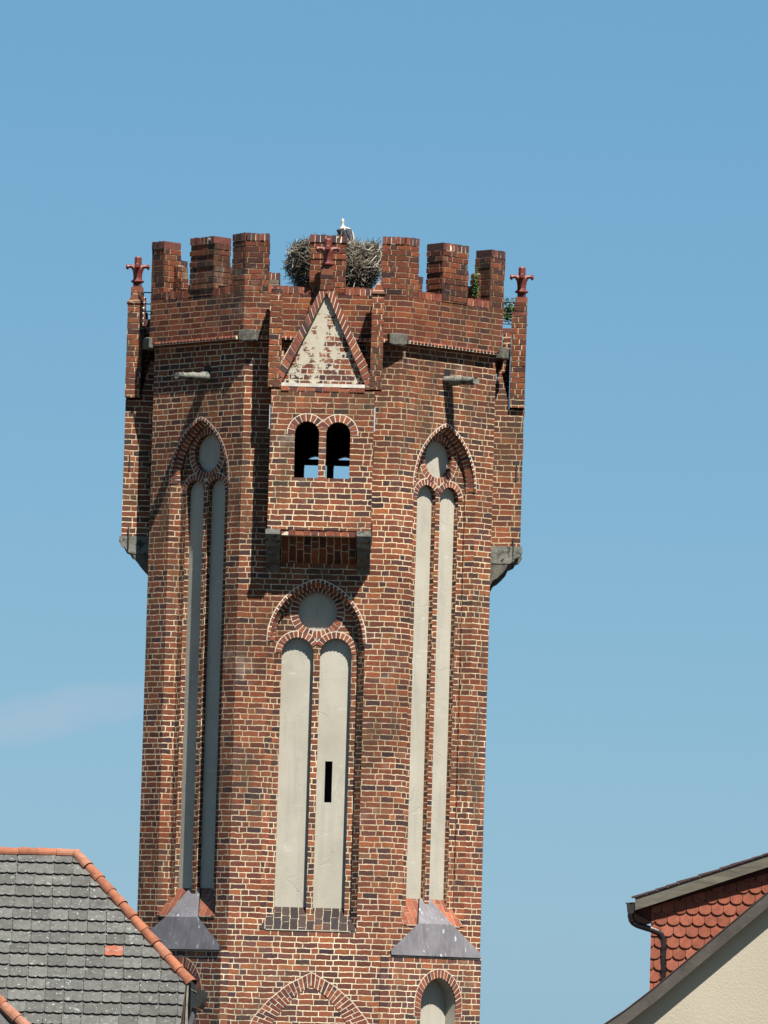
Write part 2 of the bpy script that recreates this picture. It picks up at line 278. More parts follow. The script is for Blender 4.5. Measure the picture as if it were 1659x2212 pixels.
# ---------------------------------------------------------------- mesh builder
class Fr:
    def __init__(s, o, tg, n): s.o = Vector(o); s.tg = Vector(tg); s.n = Vector(n)
    def P(s, u, v, w=0.0): return s.o + s.tg * u + Vector((0, 0, v)) + s.n * w
def face_frame(deg, dist):
    a = R(deg); n = Vector((sin(a), -cos(a), 0)); t = Vector((cos(a), sin(a), 0)); return Fr(n * dist, t, n)
class MB:
    def __init__(s): s.v = []; s.f = []; s.uv = []; s.mi = []; s.tn = []; s.mats = []; s.sm = []
    def mat(s, name):
        if name not in s.mats: s.mats.append(name)
        return s.mats.index(name)
    def poly(s, pts, uvs, mat, tone=None, smooth=False):
        b = len(s.v); s.v += [tuple(p) for p in pts]; s.f.append(tuple(range(b, b + len(pts))))
        s.uv += [tuple(q) for q in uvs]; s.mi.append(s.mat(mat)); s.tn.append(rnd() if tone is None else tone); s.sm.append(smooth)
    def plane(s, fr, outer, holes, wd, mat, du=0.0, swap=False, wfun=None):
        loops = [[Vector((a, b, 0)) for a, b in outer]] + [[Vector((a, b, 0)) for a, b in h] for h in holes]
        flat = [p for l in loops for p in l]
        for tri in tessellate_polygon(loops):
            q = [flat[i] for i in tri]
            if (q[1] - q[0]).cross(q[2] - q[0]).z < 0: q.reverse()
            s.poly([fr.P(p.x, p.y, wfun(p.x, p.y) if wfun else wd) for p in q], [((p.y, p.x + du) if swap else (p.x + du, p.y)) for p in q], mat)
    def strip(s, fr, loop, w0, w1, mat, closed=False, v0=0.0, u0=0.0):
        L = v0; n = len(loop)
        for i in range(n if closed else n - 1):
            a, b = loop[i], loop[(i + 1) % n]; d = math.hypot(b[0] - a[0], b[1] - a[1])
            s.poly([fr.P(a[0], a[1], w0), fr.P(a[0], a[1], w1), fr.P(b[0], b[1], w1), fr.P(b[0], b[1], w0)],
                   [(u0, L), (u0 + abs(w1 - w0), L), (u0 + abs(w1 - w0), L + d), (u0, L + d)], mat)
            L += d
    def box(s, fr, u0, u1, v0, v1, w0, w1, mat, tone=None, du=0.0, jit=0.0, top=None):
        j = lambda: ru(-jit, jit)
        c = {}
        for a in (0, 1):
            for b in (0, 1):
                for d in (0, 1):
                    c[a, b, d] = fr.P((u0, u1)[a] + j(), (v0, v1)[b] + j(), (w0, w1)[d] + j())
        t = rnd() if tone is None else tone; W = w1 - w0; U = u1 - u0
        def q(k, uv, mt=mat): s.poly([c[x] for x in k], uv, mt, t)
        q([(0, 0, 1), (1, 0, 1), (1, 1, 1), (0, 1, 1)], [(u0 + du, v0), (u1 + du, v0), (u1 + du, v1), (u0 + du, v1)])
        q([(1, 0, 0), (0, 0, 0), (0, 1, 0), (1, 1, 0)], [(u1 + du, v0), (u0 + du, v0), (u0 + du, v1), (u1 + du, v1)])
        q([(1, 0, 1), (1, 0, 0), (1, 1, 0), (1, 1, 1)], [(u1 + du, v0), (u1 + W + du, v0), (u1 + W + du, v1), (u1 + du, v1)])
        q([(0, 0, 0), (0, 0, 1), (0, 1, 1), (0, 1, 0)], [(u0 - W + du, v0), (u0 + du, v0), (u0 + du, v1), (u0 - W + du, v1)])
        q([(0, 1, 1), (1, 1, 1), (1, 1, 0), (0, 1, 0)], [(u0, v1 + .02), (u1, v1 + .02), (u1, v1 + .02 + W), (u0, v1 + .02 + W)], top or mat)
        q([(0, 0, 0), (1, 0, 0), (1, 0, 1), (0, 0, 1)], [(u0, v0), (u1, v0), (u1, v0 + W), (u0, v0 + W)])
    def stack(s, fr, u0, u1, z0, z1, w0, w1, mat='brick', du=0.0, jit=.005):
        "courses laid one by one, so that edges and silhouettes are as uneven as masonry"
        s.box(fr, u0 + .017, u1 - .017, z0, z1 - .004, w0 + .017, w1 - .017, 'mortar_dirty')
        z = z0
        while z < z1 - 1e-4:
            zn = min((math.floor(z / CH + 1e-4) + 1) * CH, z1)
            if zn - z > .02:
                a, b, c_, d = (ru(-jit, jit) for _ in range(4))
                s.box(fr, u0 + a, u1 + b, z + .006, zn - .006, w0 + c_, w1 + d, mat, du=du)
            z = zn
    def soldier(s, fr, u0, u1, z0, z1, w0, w1, mat='piece_dark', pitch=.085, jit=.008):
        n = max(1, round((u1 - u0) / pitch)); p = (u1 - u0) / n
        s.box(fr, u0 + .01, u1 - .01, z0, z1 - .022, w0 + .01, w1 - .01, 'mortar')
        for i in range(n):
            s.box(fr, u0 + i * p + .006, u0 + (i + 1) * p - .006, z0 + .004, z1 + ru(-.008, .006), w0 + ru(-jit, jit), w1 + ru(-jit, jit), mat, jit=.003)
    def prism(s, fr, pts, u0, u1, mat, tone=None):
        "profile (w, z) run along u"
        n = len(pts); L = 0
        for i in range(n):
            a, b = pts[i], pts[(i + 1) % n]; d = math.hypot(b[0] - a[0], b[1] - a[1])
            s.poly([fr.P(u0, a[1], a[0]), fr.P(u1, a[1], a[0]), fr.P(u1, b[1], b[0]), fr.P(u0, b[1], b[0])], [(u0, L), (u1, L), (u1, L + d), (u0, L + d)], mat, tone)
            L += d
        for u in (u0, u1):
            lp = [Vector((a, b, 0)) for a, b in pts]
            for tri in tessellate_polygon([lp]):
                s.poly([fr.P(u, lp[i].y, lp[i].x) for i in tri], [(lp[i].x, lp[i].y) for i in tri], mat, tone)
    def slab(s, fr, pts, w0, w1, mat, edge=None, tone=None, du=0.0):
        "outline (u, z) with thickness from w0 to w1"
        s.plane(fr, pts, [], w1, mat, du); s.plane(fr, pts, [], w0, edge or mat, du)
        s.strip(fr, pts, w0, w1, edge or mat, closed=True)
    def tube(s, pts, rad, mat, n=8, caps=True, tone=None, smooth=True):
        pts = [Vector(p) for p in pts]; rad = rad if isinstance(rad, (list, tuple)) else [rad] * len(pts)
        t = rnd() if tone is None else tone
        rings = []; ref = None
        for i, p in enumerate(pts):
            d = (pts[min(i + 1, len(pts) - 1)] - pts[max(i - 1, 0)]).normalized()
            if ref is None: ref = Vector((0, 0, 1)) if abs(d.z) < .9 else Vector((1, 0, 0))
            x = d.cross(ref)
            if x.length < 1e-4: x = d.cross(Vector((1, 0, 0)))
            x.normalize(); y = d.cross(x).normalized(); ref = -y if False else ref
            rings.append([p + (x * cos(2 * pi * k / n) + y * sin(2 * pi * k / n)) * rad[i] for k in range(n)])
        for i in range(len(rings) - 1):
            for k in range(n):
                k2 = (k + 1) % n
                s.poly([rings[i][k], rings[i + 1][k], rings[i + 1][k2], rings[i][k2]], [(0, 0)] * 4, mat, t, smooth)
        if caps:
            s.poly(rings[0], [(0, 0)] * n, mat, t); s.poly(rings[-1][::-1], [(0, 0)] * n, mat, t)
    def lathe(s, c, prof, mat, n=12, ax=(1, 1), tone=None, smooth=True):
        t = rnd() if tone is None else tone; c = Vector(c)
        rg = [[c + Vector((r * cos(2 * pi * k / n) * ax[0], r * sin(2 * pi * k / n) * ax[1], z)) for k in range(n)] for r, z in prof]
        for i in range(len(rg) - 1):
            for k in range(n):
                k2 = (k + 1) % n
                s.poly([rg[i][k], rg[i][k2], rg[i + 1][k2], rg[i + 1][k]], [(0, 0)] * 4, mat, t, smooth)
        s.poly(rg[-1], [(0, 0)] * n, mat, t)
    def build(s, name, parent=None, weld=False):
        me = bpy.data.meshes.new(name); me.from_pydata(s.v, [], s.f); me.update()
        ul = me.uv_layers.new(name='UVMap')
        for i, q in enumerate(s.uv): ul.data[i].uv = q
        at = me.attributes.new('tone', 'FLOAT', 'FACE'); at.data.foreach_set('value', s.tn)
        me.polygons.foreach_set('material_index', s.mi); me.polygons.foreach_set('use_smooth', s.sm)
        for n in s.mats: me.materials.append(M[n])
        if weld:
            bm = bmesh.new(); bm.from_mesh(me); bmesh.ops.remove_doubles(bm, verts=bm.verts, dist=.0005); bm.to_mesh(me); bm.free()
        o = bpy.data.objects.new(name, me); col.objects.link(o)
        if parent is not None: o.parent = parent
        return o
def tag(o, label=None, cat=None, group=None, kind=None):
    if label: o['label'] = label
    if cat: o['category'] = cat
    if group: o['group'] = group
    if kind: o['kind'] = kind
    return o
def empty(name, loc=(0, 0, 0), rz=0):
    o = bpy.data.objects.new(name, None); col.objects.link(o); o.location = loc; o.rotation_euler = (0, 0, rz); o.empty_display_size = .3; return o

# ---------------------------------------------------------------- setting
g_ = MB(); g_.poly([(-4000, -1500, 0), (4000, -1500, 0), (4000, 5000, 0), (-4000, 5000, 0)], [(0, 0)] * 4, 'ground')
tag(g_.build('ground'), kind='structure')

# ---------------------------------------------------------------- the tower
TX = -1.0989; RZ = R(-1.02)
tower = empty('brick_tower', (TX, D, 0), RZ)
tag(tower, 'tall octagonal medieval red brick tower with battlements, oriels and plastered blind windows', 'tower')
H = 3.04; W_ = 1.36; DG = (H + W_) / sqrt(2); HD = (H - W_) / sqrt(2)   # half width, half front face, diagonal distance, half diagonal face
FR = {}
for i in range(8):
    a = i * 45; FR[a] = face_frame(a, H if i % 2 == 0 else DG)
def perim(a): return 10 + (a / 45.0) * (W_ + HD)      # running length, so courses match round the corners

def arc(cx, cz, r, a0, a1, n):
    return [(cx + r * cos(a0 + (a1 - a0) * i / n), cz + r * sin(a0 + (a1 - a0) * i / n)) for i in range(n + 1)]
def pointed(cu, a, zs, zp, zb, n=12, off=0.0):
    "outline from bottom left over the point to bottom right"
    h = zp - zs; c_ = (h * h - a * a) / (2 * a); r = a + c_
    an = atan2(h, c_) if c_ > 0 else atan2(h, c_)
    pts = [(cu - a - off, zb)]
    r2 = r + off; ap = math.acos(max(-1, min(1, c_ / r2)))
    pts += [(cu + c_ - r2 * cos(ap * i / n), zs + r2 * sin(ap * i / n)) for i in range(n + 1)]
    pts += [(cu - c_ + r2 * cos(ap * (n - i) / n), zs + r2 * sin(ap * (n - i) / n)) for i in range(1, n + 1)]
    pts.append((cu + a + off, zb)); return pts
def roundtop(u0, u1, zp, zb, n=14):
    r = (u1 - u0) / 2; c_ = (u0 + u1) / 2; zs = zp - r
    return [(u0, zb)] + arc(c_, zs, r, pi, 0, n) + [(u1, zb)]
def band(mb, fr, inner, outer, w0, w1, *args, **kw):
    return band_(mb, fr, inner, outer, w0, w1 if isinstance(w1, tuple) else (w1, w1), *args, **kw)
def band_(mb, fr, inner, outer, w0, w1, pitch=.085, mat='piece_red', mort=True, gap=.019, split=False):
    "voussoirs between two polylines of equal count; each brick is a block of its own over a mortar bed"
    def length(pl): return [0] + [sum(math.dist(pl[j], pl[j + 1]) for j in range(i + 1)) for i in range(len(pl) - 1)]
    def at(pl, L, t):
        x = t * L[-1]
        for j in range(len(L) - 1):
            if x <= L[j + 1] + 1e-9:
                f = (x - L[j]) / max(1e-9, L[j + 1] - L[j]); return (pl[j][0] + (pl[j + 1][0] - pl[j][0]) * f, pl[j][1] + (pl[j + 1][1] - pl[j][1]) * f)
        return pl[-1]
    Li, Lo = length(inner), length(outer); n = max(3, round((Li[-1] + Lo[-1]) / 2 / pitch))
    if mort:
        for i in range(n):
            q = [at(inner, Li, i / n), at(inner, Li, (i + 1) / n), at(outer, Lo, (i + 1) / n), at(outer, Lo, i / n)]
            e = .016
            for pq in (q,):
                cxx = [(pq[2][0] - pq[1][0], pq[2][1] - pq[1][1]), (pq[3][0] - pq[0][0], pq[3][1] - pq[0][1])]
                ex = []
                for (dx_, dz_), p in zip(cxx, (pq[2], pq[3])):
                    l = math.hypot(dx_, dz_); ex.append((p[0] + dx_ / l * e, p[1] + dz_ / l * e))
                s_q = [pq[0], pq[1], ex[0], ex[1]]
            mb.poly([fr.P(a, b, wv - .004) for (a, b), wv in zip(s_q, (w1[0], w1[0], w1[1], w1[1]))], [(0, 0)] * 4, 'mortar')
    for i in range(n):
        g2 = gap / 2 / (max(Li[-1], .01)); go = gap / 2 / max(Lo[-1], .01)
        a, b = at(inner, Li, i / n + g2), at(inner, Li, (i + 1) / n - g2); c_, d = at(outer, Lo, (i + 1) / n - go), at(outer, Lo, i / n + go)
        parts = [(0, 1)]
        if split:
            s0 = .48 if i % 2 else None
            parts = [(0, .47), (.53, 1)] if i % 2 == 0 else [(0, .22), (.28, 1)] if rnd() < .5 else [(0, .72), (.78, 1)]
        for f0, f1 in parts:
            lp = lambda p, q, f: (p[0] + (q[0] - p[0]) * f, p[1] + (q[1] - p[1]) * f)
            qq = [lp(a, d, f0), lp(b, c_, f0), lp(b, c_, f1), lp(a, d, f1)]; j_ = ru(-.002, .004); t = rnd()
            wa, wb = w1[0] + (w1[1] - w1[0]) * f0 + j_, w1[0] + (w1[1] - w1[0]) * f1 + j_
            fp = [fr.P(x, y, wv) for (x, y), wv in zip(qq, (wa, wa, wb, wb))]; bp = [fr.P(x, y, w0) for x, y in qq]
            mb.poly(fp, [(0, 0)] * 4, mat, t)
            for k in range(4):
                k2 = (k + 1) % 4; mb.poly([fp[k], bp[k], bp[k2], fp[k2]], [(0, 0)] * 4, mat, t)

T1, T2 = -.182, -.287
WIN = {0: dict(c=.037, a=.735, zs=15.55, zp=16.50, zb=10.50, ring=.125, cz=16.07, cr=.343, lan=[(-.571, -.012), (.102, .655)], lz=15.612, sill=10.88),
       45: dict(c=.0, a=.655, zs=18.36, zp=19.37, zb=10.65, ring=.12, cz=18.87, cr=.335, lan=[(-.495, -.042), (.068, .520)], lz=18.40, sill=11.10),
       -45: dict(c=.09, a=.655, zs=18.36, zp=19.37, zb=10.70, ring=.12, cz=18.87, cr=.335, lan=[(-.430, .022), (.132, .585)], lz=18.40, sill=11.18)}
TUBE = [(-.66, 17.62), (-.66, 19.80), (.73, 19.80), (.73, 17.62)]
ZL = 10.12      # top of the lower stage on the diagonal faces
shaft = MB()
for i in range(8):
    a = i * 45; fr = FR[a]; hw = W_ if i % 2 == 0 else HD
    key = a if a <= 180 else a - 360
    holes = []
    if key in WIN:
        q = WIN[key]; holes.append(pointed(q['c'], q['a'], q['zs'], q['zp'], q['zb'], off=q['ring'] * .9))
    if key == 0: holes.append(TUBE)
    if key == 180: holes.append([(-x, z) for x, z in TUBE])
    z0 = 0 if i % 2 == 0 else ZL - .3
    top = 20.86
    shaft.plane(fr, [(-hw, z0), (-hw, top), (hw, top), (hw, z0)], holes, 0, 'brick', du=perim(a))
for (u0, v0), (u1, v1) in zip(TUBE, TUBE[1:] + TUBE[:1]):
    a0, a1 = FR[0].P(u0, v0), FR[0].P(u1, v1); b0, b1 = FR[180].P(-u0, v0), FR[180].P(-u1, v1)
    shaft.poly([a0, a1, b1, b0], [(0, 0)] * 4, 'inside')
shaft.build('wall', tower)
# belt of the chamber: a beam across the far openings
bm_ = MB(); bm_.box(FR[180], -1.0, 1.0, 19.155, 19.255, -.05, .12, 'inside'); bm_.build('beam', tower)

# lower stage of the diagonal faces, pushed out a hand's breadth, with a plastered niche
def lower_wall(key):
    fr = FR[key % 360]; mb = MB(); pu = .088; hd = HD - pu * .6
    c_ = {45: .10, -45: .08}.get(key)
    hol = []
    if c_ is not None: nz_ = 9.27 if key == 45 else 9.37; hol = [pointed(c_, .43, nz_, nz_ + .475, 6.0)]
    mb.plane(fr, [(-hd, 0), (-hd, ZL), (hd, ZL), (hd, 0)], hol, pu, 'brick_low', du=perim(key % 360))
    for s in (-1, 1):
        mb.poly([fr.P(s * hd, 0, pu), fr.P(s * hd, ZL, pu), fr.P(s * (hd + .09), ZL, -.02), fr.P(s * (hd + .09), 0, -.02)], [(0, 0), (0, ZL), (.1, ZL), (.1, 0)], 'brick_low')
    mb.poly([fr.P(-hd, ZL, pu), fr.P(hd, ZL, pu), fr.P(hd, ZL, -.02), fr.P(-hd, ZL, -.02)], [(0, 0), (1, 0), (1, .1), (0, .1)], 'brick_low')
    if hol: mb.strip(fr, hol[0], -.17, pu, 'plaster')
    o = mb.build('lower_wall', tower)
    if hol:
        p = MB(); p.plane(fr, pointed(c_, .45, nz_, nz_ + .5, 5.9), [], -.165, 'plaster'); p.build('niche_panel', o)
        r = MB(); band(r, fr, pointed(c_, .43, nz_, nz_ + .475, 9.05), pointed(c_, .43, nz_, nz_ + .475, 9.05, off=.145), pu - .02, pu + .006, .082, 'piece_red'); r.build('niche_arch', o)
for k in (45, -45, 135, -135): lower_wall(k)

def blind_window(key):
    fr = FR[key % 360]; q = WIN[key]; c_, a = q['c'], q['a']; mb = MB(); du = perim(key % 360)
    outl = pointed(c_, a, q['zs'], q['zp'], q['zb'])
    circ = arc(c_, q['cz'], q['cr'], 0, 2 * pi, 32)[:-1]
    lans = [roundtop(u0, u1, q['lz'], q['zb'] + .02) for u0, u1 in q['lan']]
    # stepped jamb: first step, then the tracery plane
    oo = pointed(c_, a, q['zs'], q['zp'], q['zb'], off=q['ring'] * .9); L_ = q['zb']; TS = -.140
    for i in range(len(outl) - 1):       # splayed reveal
        d_ = math.dist(outl[i], outl[i + 1])
        mb.poly([fr.P(*oo[i], 0), fr.P(*outl[i], TS), fr.P(*outl[i + 1], TS), fr.P(*oo[i + 1], 0)], [(.09, L_), (.245, L_), (.245, L_ + d_), (.09, L_ + d_)], 'brick'); L_ += d_
    mb.strip(fr, outl, TS, T1, 'brick', v0=q['zb'], u0=.30)
    mb.plane(fr, outl, [circ] + lans, T1, 'brick', du=du + .1)
    for l in lans: mb.strip(fr, l, T1, T2, 'brick', v0=q['zb'], u0=.62)
    mb.strip(fr, circ, T1, T2, 'brick', closed=True)
    o = mb.build('blind_window', tower)
    # slim roll in the angle of the jamb, left and right and round the arch
    for nm, loop in [('plaster_panel', arc(c_, q['cz'], q['cr'] + .01, 0, 2 * pi, 32)[:-1])] + [('plaster_panel', roundtop(u0 - .01, u1 + .01, q['lz'] + .01, q['zb'] + .02)) for u0, u1 in q['lan']]:
        p = MB(); hol = []
        if key == 0 and nm == 'plaster_panel' and loop[0][0] > 0 and loop[0][1] < 12:
            hol = [[(.245, 12.74), (.245, 13.46), (.372, 13.46), (.372, 12.74)]]
        p.plane(fr, loop, hol, T2 + .004, 'plaster')
        if hol:
            p.strip(fr, hol[0], T2 + .004, T2 - .30, 'inside', closed=True); p.plane(fr, hol[0], [], T2 - .3, 'inside')
        p.build(nm, o)
    r = MB(); n = q['ring']
    band(r, fr, outl_arc(q, 0), outl_arc(q, n * .9 - .035), -.17, (-.122, -.016), .083, 'piece_red', gap=.022)
    band(r, fr, outl_arc(q, n * .9 - .035), outl_arc(q, n * .9 + .012), -.05, .008, .083, 'piece_red', gap=.026); r.build('arch', o)
    r = MB(); band(r, fr, arc(c_, q['cz'], q['cr'], 0, 2 * pi, 40), arc(c_, q['cz'], q['cr'] + n, 0, 2 * pi, 40), T1 - .03, T1 + .006, .080, 'piece_red'); r.build('circle_frame', o)
    for u0, u1 in q['lan']:
        rr = (u1 - u0) / 2; cc = (u0 + u1) / 2; zs = q['lz'] - rr; wd = n * .86
        a0 = 0.0
        r = MB(); left = u0 < c_ - .2
        # neighbouring arches meet over the mullion, so each stops a little short there
        s0, s1 = (pi * 1.0, pi * .14) if left else (pi * .86, 0)
        band(r, fr, arc(cc, zs, rr, s0, s1, 20), arc(cc, zs, rr + wd, s0, s1, 20), T1 - .03, T1 + .010, .075, 'piece_red'); r.build('lancet_arch', o)
    # sloping sill
    sb = MB(); z1, z0 = q['sill'] + .02, q['zb']; m_ = 'brick_dark' if key == 0 else 'brick_sill'
    u0, u1 = c_ - a, c_ + a
    e = .012
    L = math.hypot(z1 - z0, T2 - e)
    ex = q['ring'] * .9
    sb.poly([fr.P(u0 - ex, z0, e), fr.P(u1 + ex, z0, e), fr.P(u1, z1, T2), fr.P(u0, z1, T2)], [(0, (u0 - ex) * .69), (0, (u1 + ex) * .69), (L, u1 * .69), (L, u0 * .69)], m_)
    sb.poly([fr.P(u0, z0 - .012, e), fr.P(u1, z0 - .012, e), fr.P(u1, z0, e), fr.P(u0, z0, e)], [(u0, 0), (u1, 0), (u1, .05), (u0, .05)], 'mortar')
    sb.build('sill', o)
def outl_arc(q, off):
    p = pointed(q['c'], q['a'], q['zs'], q['zp'], q['zs'] - .02, off=off); return p
for k in (0, 45, -45): blind_window(k)

# flush relieving arch low on the front face
fr = FR[0]; r = MB()
inn = [(.12 + s * x, z) for s, pts in ((-1, [(.74, 8.62), (.66, 8.86), (.49, 9.12), (.27, 9.36), (0, 9.53)]), (1, [(.27, 9.36), (.49, 9.12), (.66, 8.86), (.74, 8.62)])) for x, z in pts]
otr = [(.12 + s * x, z) for s, pts in ((-1, [(1.10, 8.66), (.99, 8.95), (.72, 9.27), (.40, 9.54), (0, 9.76)]), (1, [(.40, 9.54), (.72, 9.27), (.99, 8.95), (1.10, 8.66)])) for x, z in pts]
band(r, fr, inn, otr, -.02, .008, .079, 'piece_red', split=True); r.build('relieving_arch', tower)

# slate canopies at the foot of the diagonal windows
for key, c_ in ((45, .02), (-45, .04)):
    fr = FR[key % 360]; mb = MB(); s_ = WIN[key]['sill']
    P3 = [(-.12, s_ + .03, T2 + .02), (.12, s_ + .03, T2 + .02), (.42, 10.68, .03), (1.10, 10.20, .085), (1.10, 10.115, .095), (-1.10, 10.115, .095), (-1.10, 10.20, .085), (-.42, 10.68, .03)]
    P3 = [(u + c_ if abs(u) < .6 else u, z, w) for u, z, w in P3]
    tp = [fr.P(u, z, w + .02) for u, z, w in P3]; bt = [fr.P(u, z - .03, w - .02) for u, z, w in P3]
    def quad(i): mb.poly([tp[j] for j in i], [(0, 0)] * len(i), 'slate')
    quad((0, 7, 2, 1)); quad((7, 6, 3, 2)); quad((6, 5, 4, 3))
    for j in range(8):
        k2 = (j + 1) % 8; mb.poly([tp[j], tp[k2], bt[k2], bt[j]], [(0, 0)] * 4, 'black_metal_and_shade' if j != 4 else 'slate')  # edges painted black as the shadow line between slate and wall
    mb.poly([fr.P(1.09, 10.10, .108), fr.P(-1.09, 10.10, .108), fr.P(-1.09, 10.10, 0), fr.P(1.09, 10.10, 0)], [(0, 0)] * 4, 'black_metal_and_shade')  # black sheet put in as the shadow line under the canopy
    # masonry core beneath the slates
    core = [(-.38 + c_, 10.64, .0), (.38 + c_, 10.64, .0), (1.0, 10.12, .06), (-1.0, 10.12, .06)]
    mb.poly([fr.P(u, z, w) for u, z, w in core], [(u, z) for u, z, w in core], 'brick_low')
    for s in (-1, 1):
        mb.poly([fr.P(s * .38 + c_, 10.64, 0), fr.P(s * 1.0, 10.12, .06), fr.P(s * 1.0, 10.12, -.01)], [(0, 0), (.6, .5), (.6, .55)], 'brick_low')
    mb.build('slate_canopy', tower)

# parapet, frieze and merlons ------------------------------------------------
PW = .10; ZP0, ZP1, ZM = 20.80, 21.76, 22.68; TH = .40
GP = tan(pi / 8)
par = MB()
for i in range(8):
    a = i * 45; fr = FR[a]; hw = (W_ if i % 2 == 0 else HD) + PW * GP; hi = hw - TH * GP
    zt = ZP1 - .13
    par.plane(fr, [(-hw, ZP0 + .07), (-hw, zt), (hw, zt), (hw, ZP0 + .07)], [], PW, 'brick_top', du=perim(a))
    par.plane(fr, [(-hi, 20.85), (-hi, zt), (hi, zt), (hi, 20.85)], [], PW - TH, 'brick_top', du=perim(a))
    par.poly([fr.P(-hw, zt, PW), fr.P(hw, zt, PW), fr.P(hi, zt, PW - TH), fr.P(-hi, zt, PW - TH)], [(0, 0)] * 4, 'mortar')
    hb = hw - PW * GP
    par.poly([fr.P(-hw, ZP0 + .07, PW), fr.P(hw, ZP0 + .07, PW), fr.P(hb, ZP0 + .07, 0), fr.P(-hb, ZP0 + .07, 0)], [(0, 0), (1, 0), (1, .1), (0, .1)], 'brick')
par.poly([FR[a].P(-(W_ if a % 90 == 0 else HD), 20.9, 0) for a in range(0, 360, 45)], [(0, 0)] * 8, 'inside')
par.build('parapet', tower)
frz = MB()
for i in range(8):
    a = i * 45; fr = FR[a]; hw = (W_ if i % 2 == 0 else HD) + PW * GP - .15; n = round(2 * hw / .086); p = 2 * hw / n
    for j in range(n):
        u = -hw + j * p
        frz.prism(fr, [(0, ZP0 + .075), (PW + .035, ZP0 + .075), (PW + .045, ZP0 + .04), (PW + .025, ZP0 + .012), (PW - .02, ZP0), (0, ZP0 - .01)], u + .010, u + p - .010, 'piece_red', rnd())
    frz.box(fr, -hw, hw, ZP0 + .012, ZP0 + .072, -.01, PW + .030, 'mortar')
frz.build('frieze', tower)
# rowlock coping of the low parapet between the merlons
CF, CDG = .41, .34        # how far a corner merlon runs along a main face / a diagonal face
for i in range(8):
    a = i * 45; fr = FR[a]; main = i % 2 == 0; hw = (W_ if main else HD) + PW * GP
    cm = .315; cc = .045 if main else {45: .01, 315: .10}.get(a, 0)
    cr = CF if main else CDG
    for ua, ub in ((-hw + cr, cc - cm), (cc + cm, hw - cr)):
        cop = MB(); cop.soldier(fr, ua, ub, ZP1 - .13, ZP1, PW - TH, PW, 'piece_red'); cop.build('coping', tower)
for i in range(8):
    a = i * 45; fr = FR[a]; main = i % 2 == 0; hw = (W_ if main else HD) + PW * GP
    cc = .045 if main else {45: .01, 315: .10}.get(a, 0); cm = .315
    mb = MB(); mb.stack(fr, cc - cm, cc + cm, ZP1 - .13, ZM - .13, PW - TH, PW, 'brick_top', du=perim(a), jit=.011)
    o_ = ru(.0, .02)
    mb.soldier(fr, cc - cm - o_, cc + cm + o_, ZM - .13, ZM, PW - TH, PW + .012, 'piece_dark', .088, .010)
    mb.build('merlon', tower)
    # corner merlon, bent round the corner between this face and the next
    a2 = (a + 45) % 360; f2 = FR[a2]; hw2 = (HD if main else W_) + PW * GP
    c1, c2 = (CF, CDG) if main else (CDG, CF)
    mb = MB()
    def corner(z0, z1, mat, e=0.0, duu=None, jj=0.0):
        tt = TH
        out3 = lambda z: [fr.P(hw - c1 - e + jj, z, PW + e * .6), fr.P(hw + e * .2, z, PW + e * .6), f2.P(-hw2 + c2 + e - jj, z, PW + e * .6)]
        in3 = lambda z: [fr.P(hw - c1 - e + jj, z, PW - tt), fr.P(hw - tt * GP, z, PW - tt), f2.P(-hw2 + c2 + e - jj, z, PW - tt)]
        A, B = out3(z0) + in3(z0)[::-1], out3(z1) + in3(z1)[::-1]
        L = perim(a) + hw - c1; t = rnd()
        for k in range(6):
            k2 = (k + 1) % 6; d = (Vector(A[k2]) - Vector(A[k])).length
            mb.poly([A[k], A[k2], B[k2], B[k]], [(L, z0), (L + d, z0), (L + d, z1), (L, z1)], mat, t); L += d
        mb.poly(B, [(p.x, p.y) for p in B], mat, t); mb.poly(A[::-1], [(p.x, p.y) for p in A[::-1]], mat, t)
    corner(ZP1 - .13, ZM - .14, 'mortar_dirty', -.022)
    z = ZP1 - .13
    while z < ZM - .135:
        zn = min((math.floor(z / CH + 1e-4) + 1) * CH, ZM - .13)
        if zn - z > .02: corner(z + .005, zn - .005, 'brick_top', ru(-.006, .006), jj=ru(-.008, .008))
        z = zn
    if main: fs_, sg, e0_ = f2, 1, -hw2 + c2
    else: fs_, sg, e0_ = fr, -1, hw - c1
    for q_, zz in ((0, 22.27), (1, 22.03)):
        ua, ub = sorted((e0_ + sg * .105 * q_, e0_ + sg * .105 * (q_ + 1)))
        mb.stack(fs_, ua, ub, ZP1 - .12, zz, PW - TH + .005, PW - TH + .17, 'brick_top')
    mb.soldier(fr, hw - c1, hw - .01, ZM - .13, ZM, PW - TH + .02, PW + .010, 'piece_dark', .088, .008)
    mb.soldier(f2, -hw2 + .01, -hw2 + c2, ZM - .13, ZM, PW - TH + .02, PW + .010, 'piece_dark', .088, .008)
    mb.build('merlon', tower)
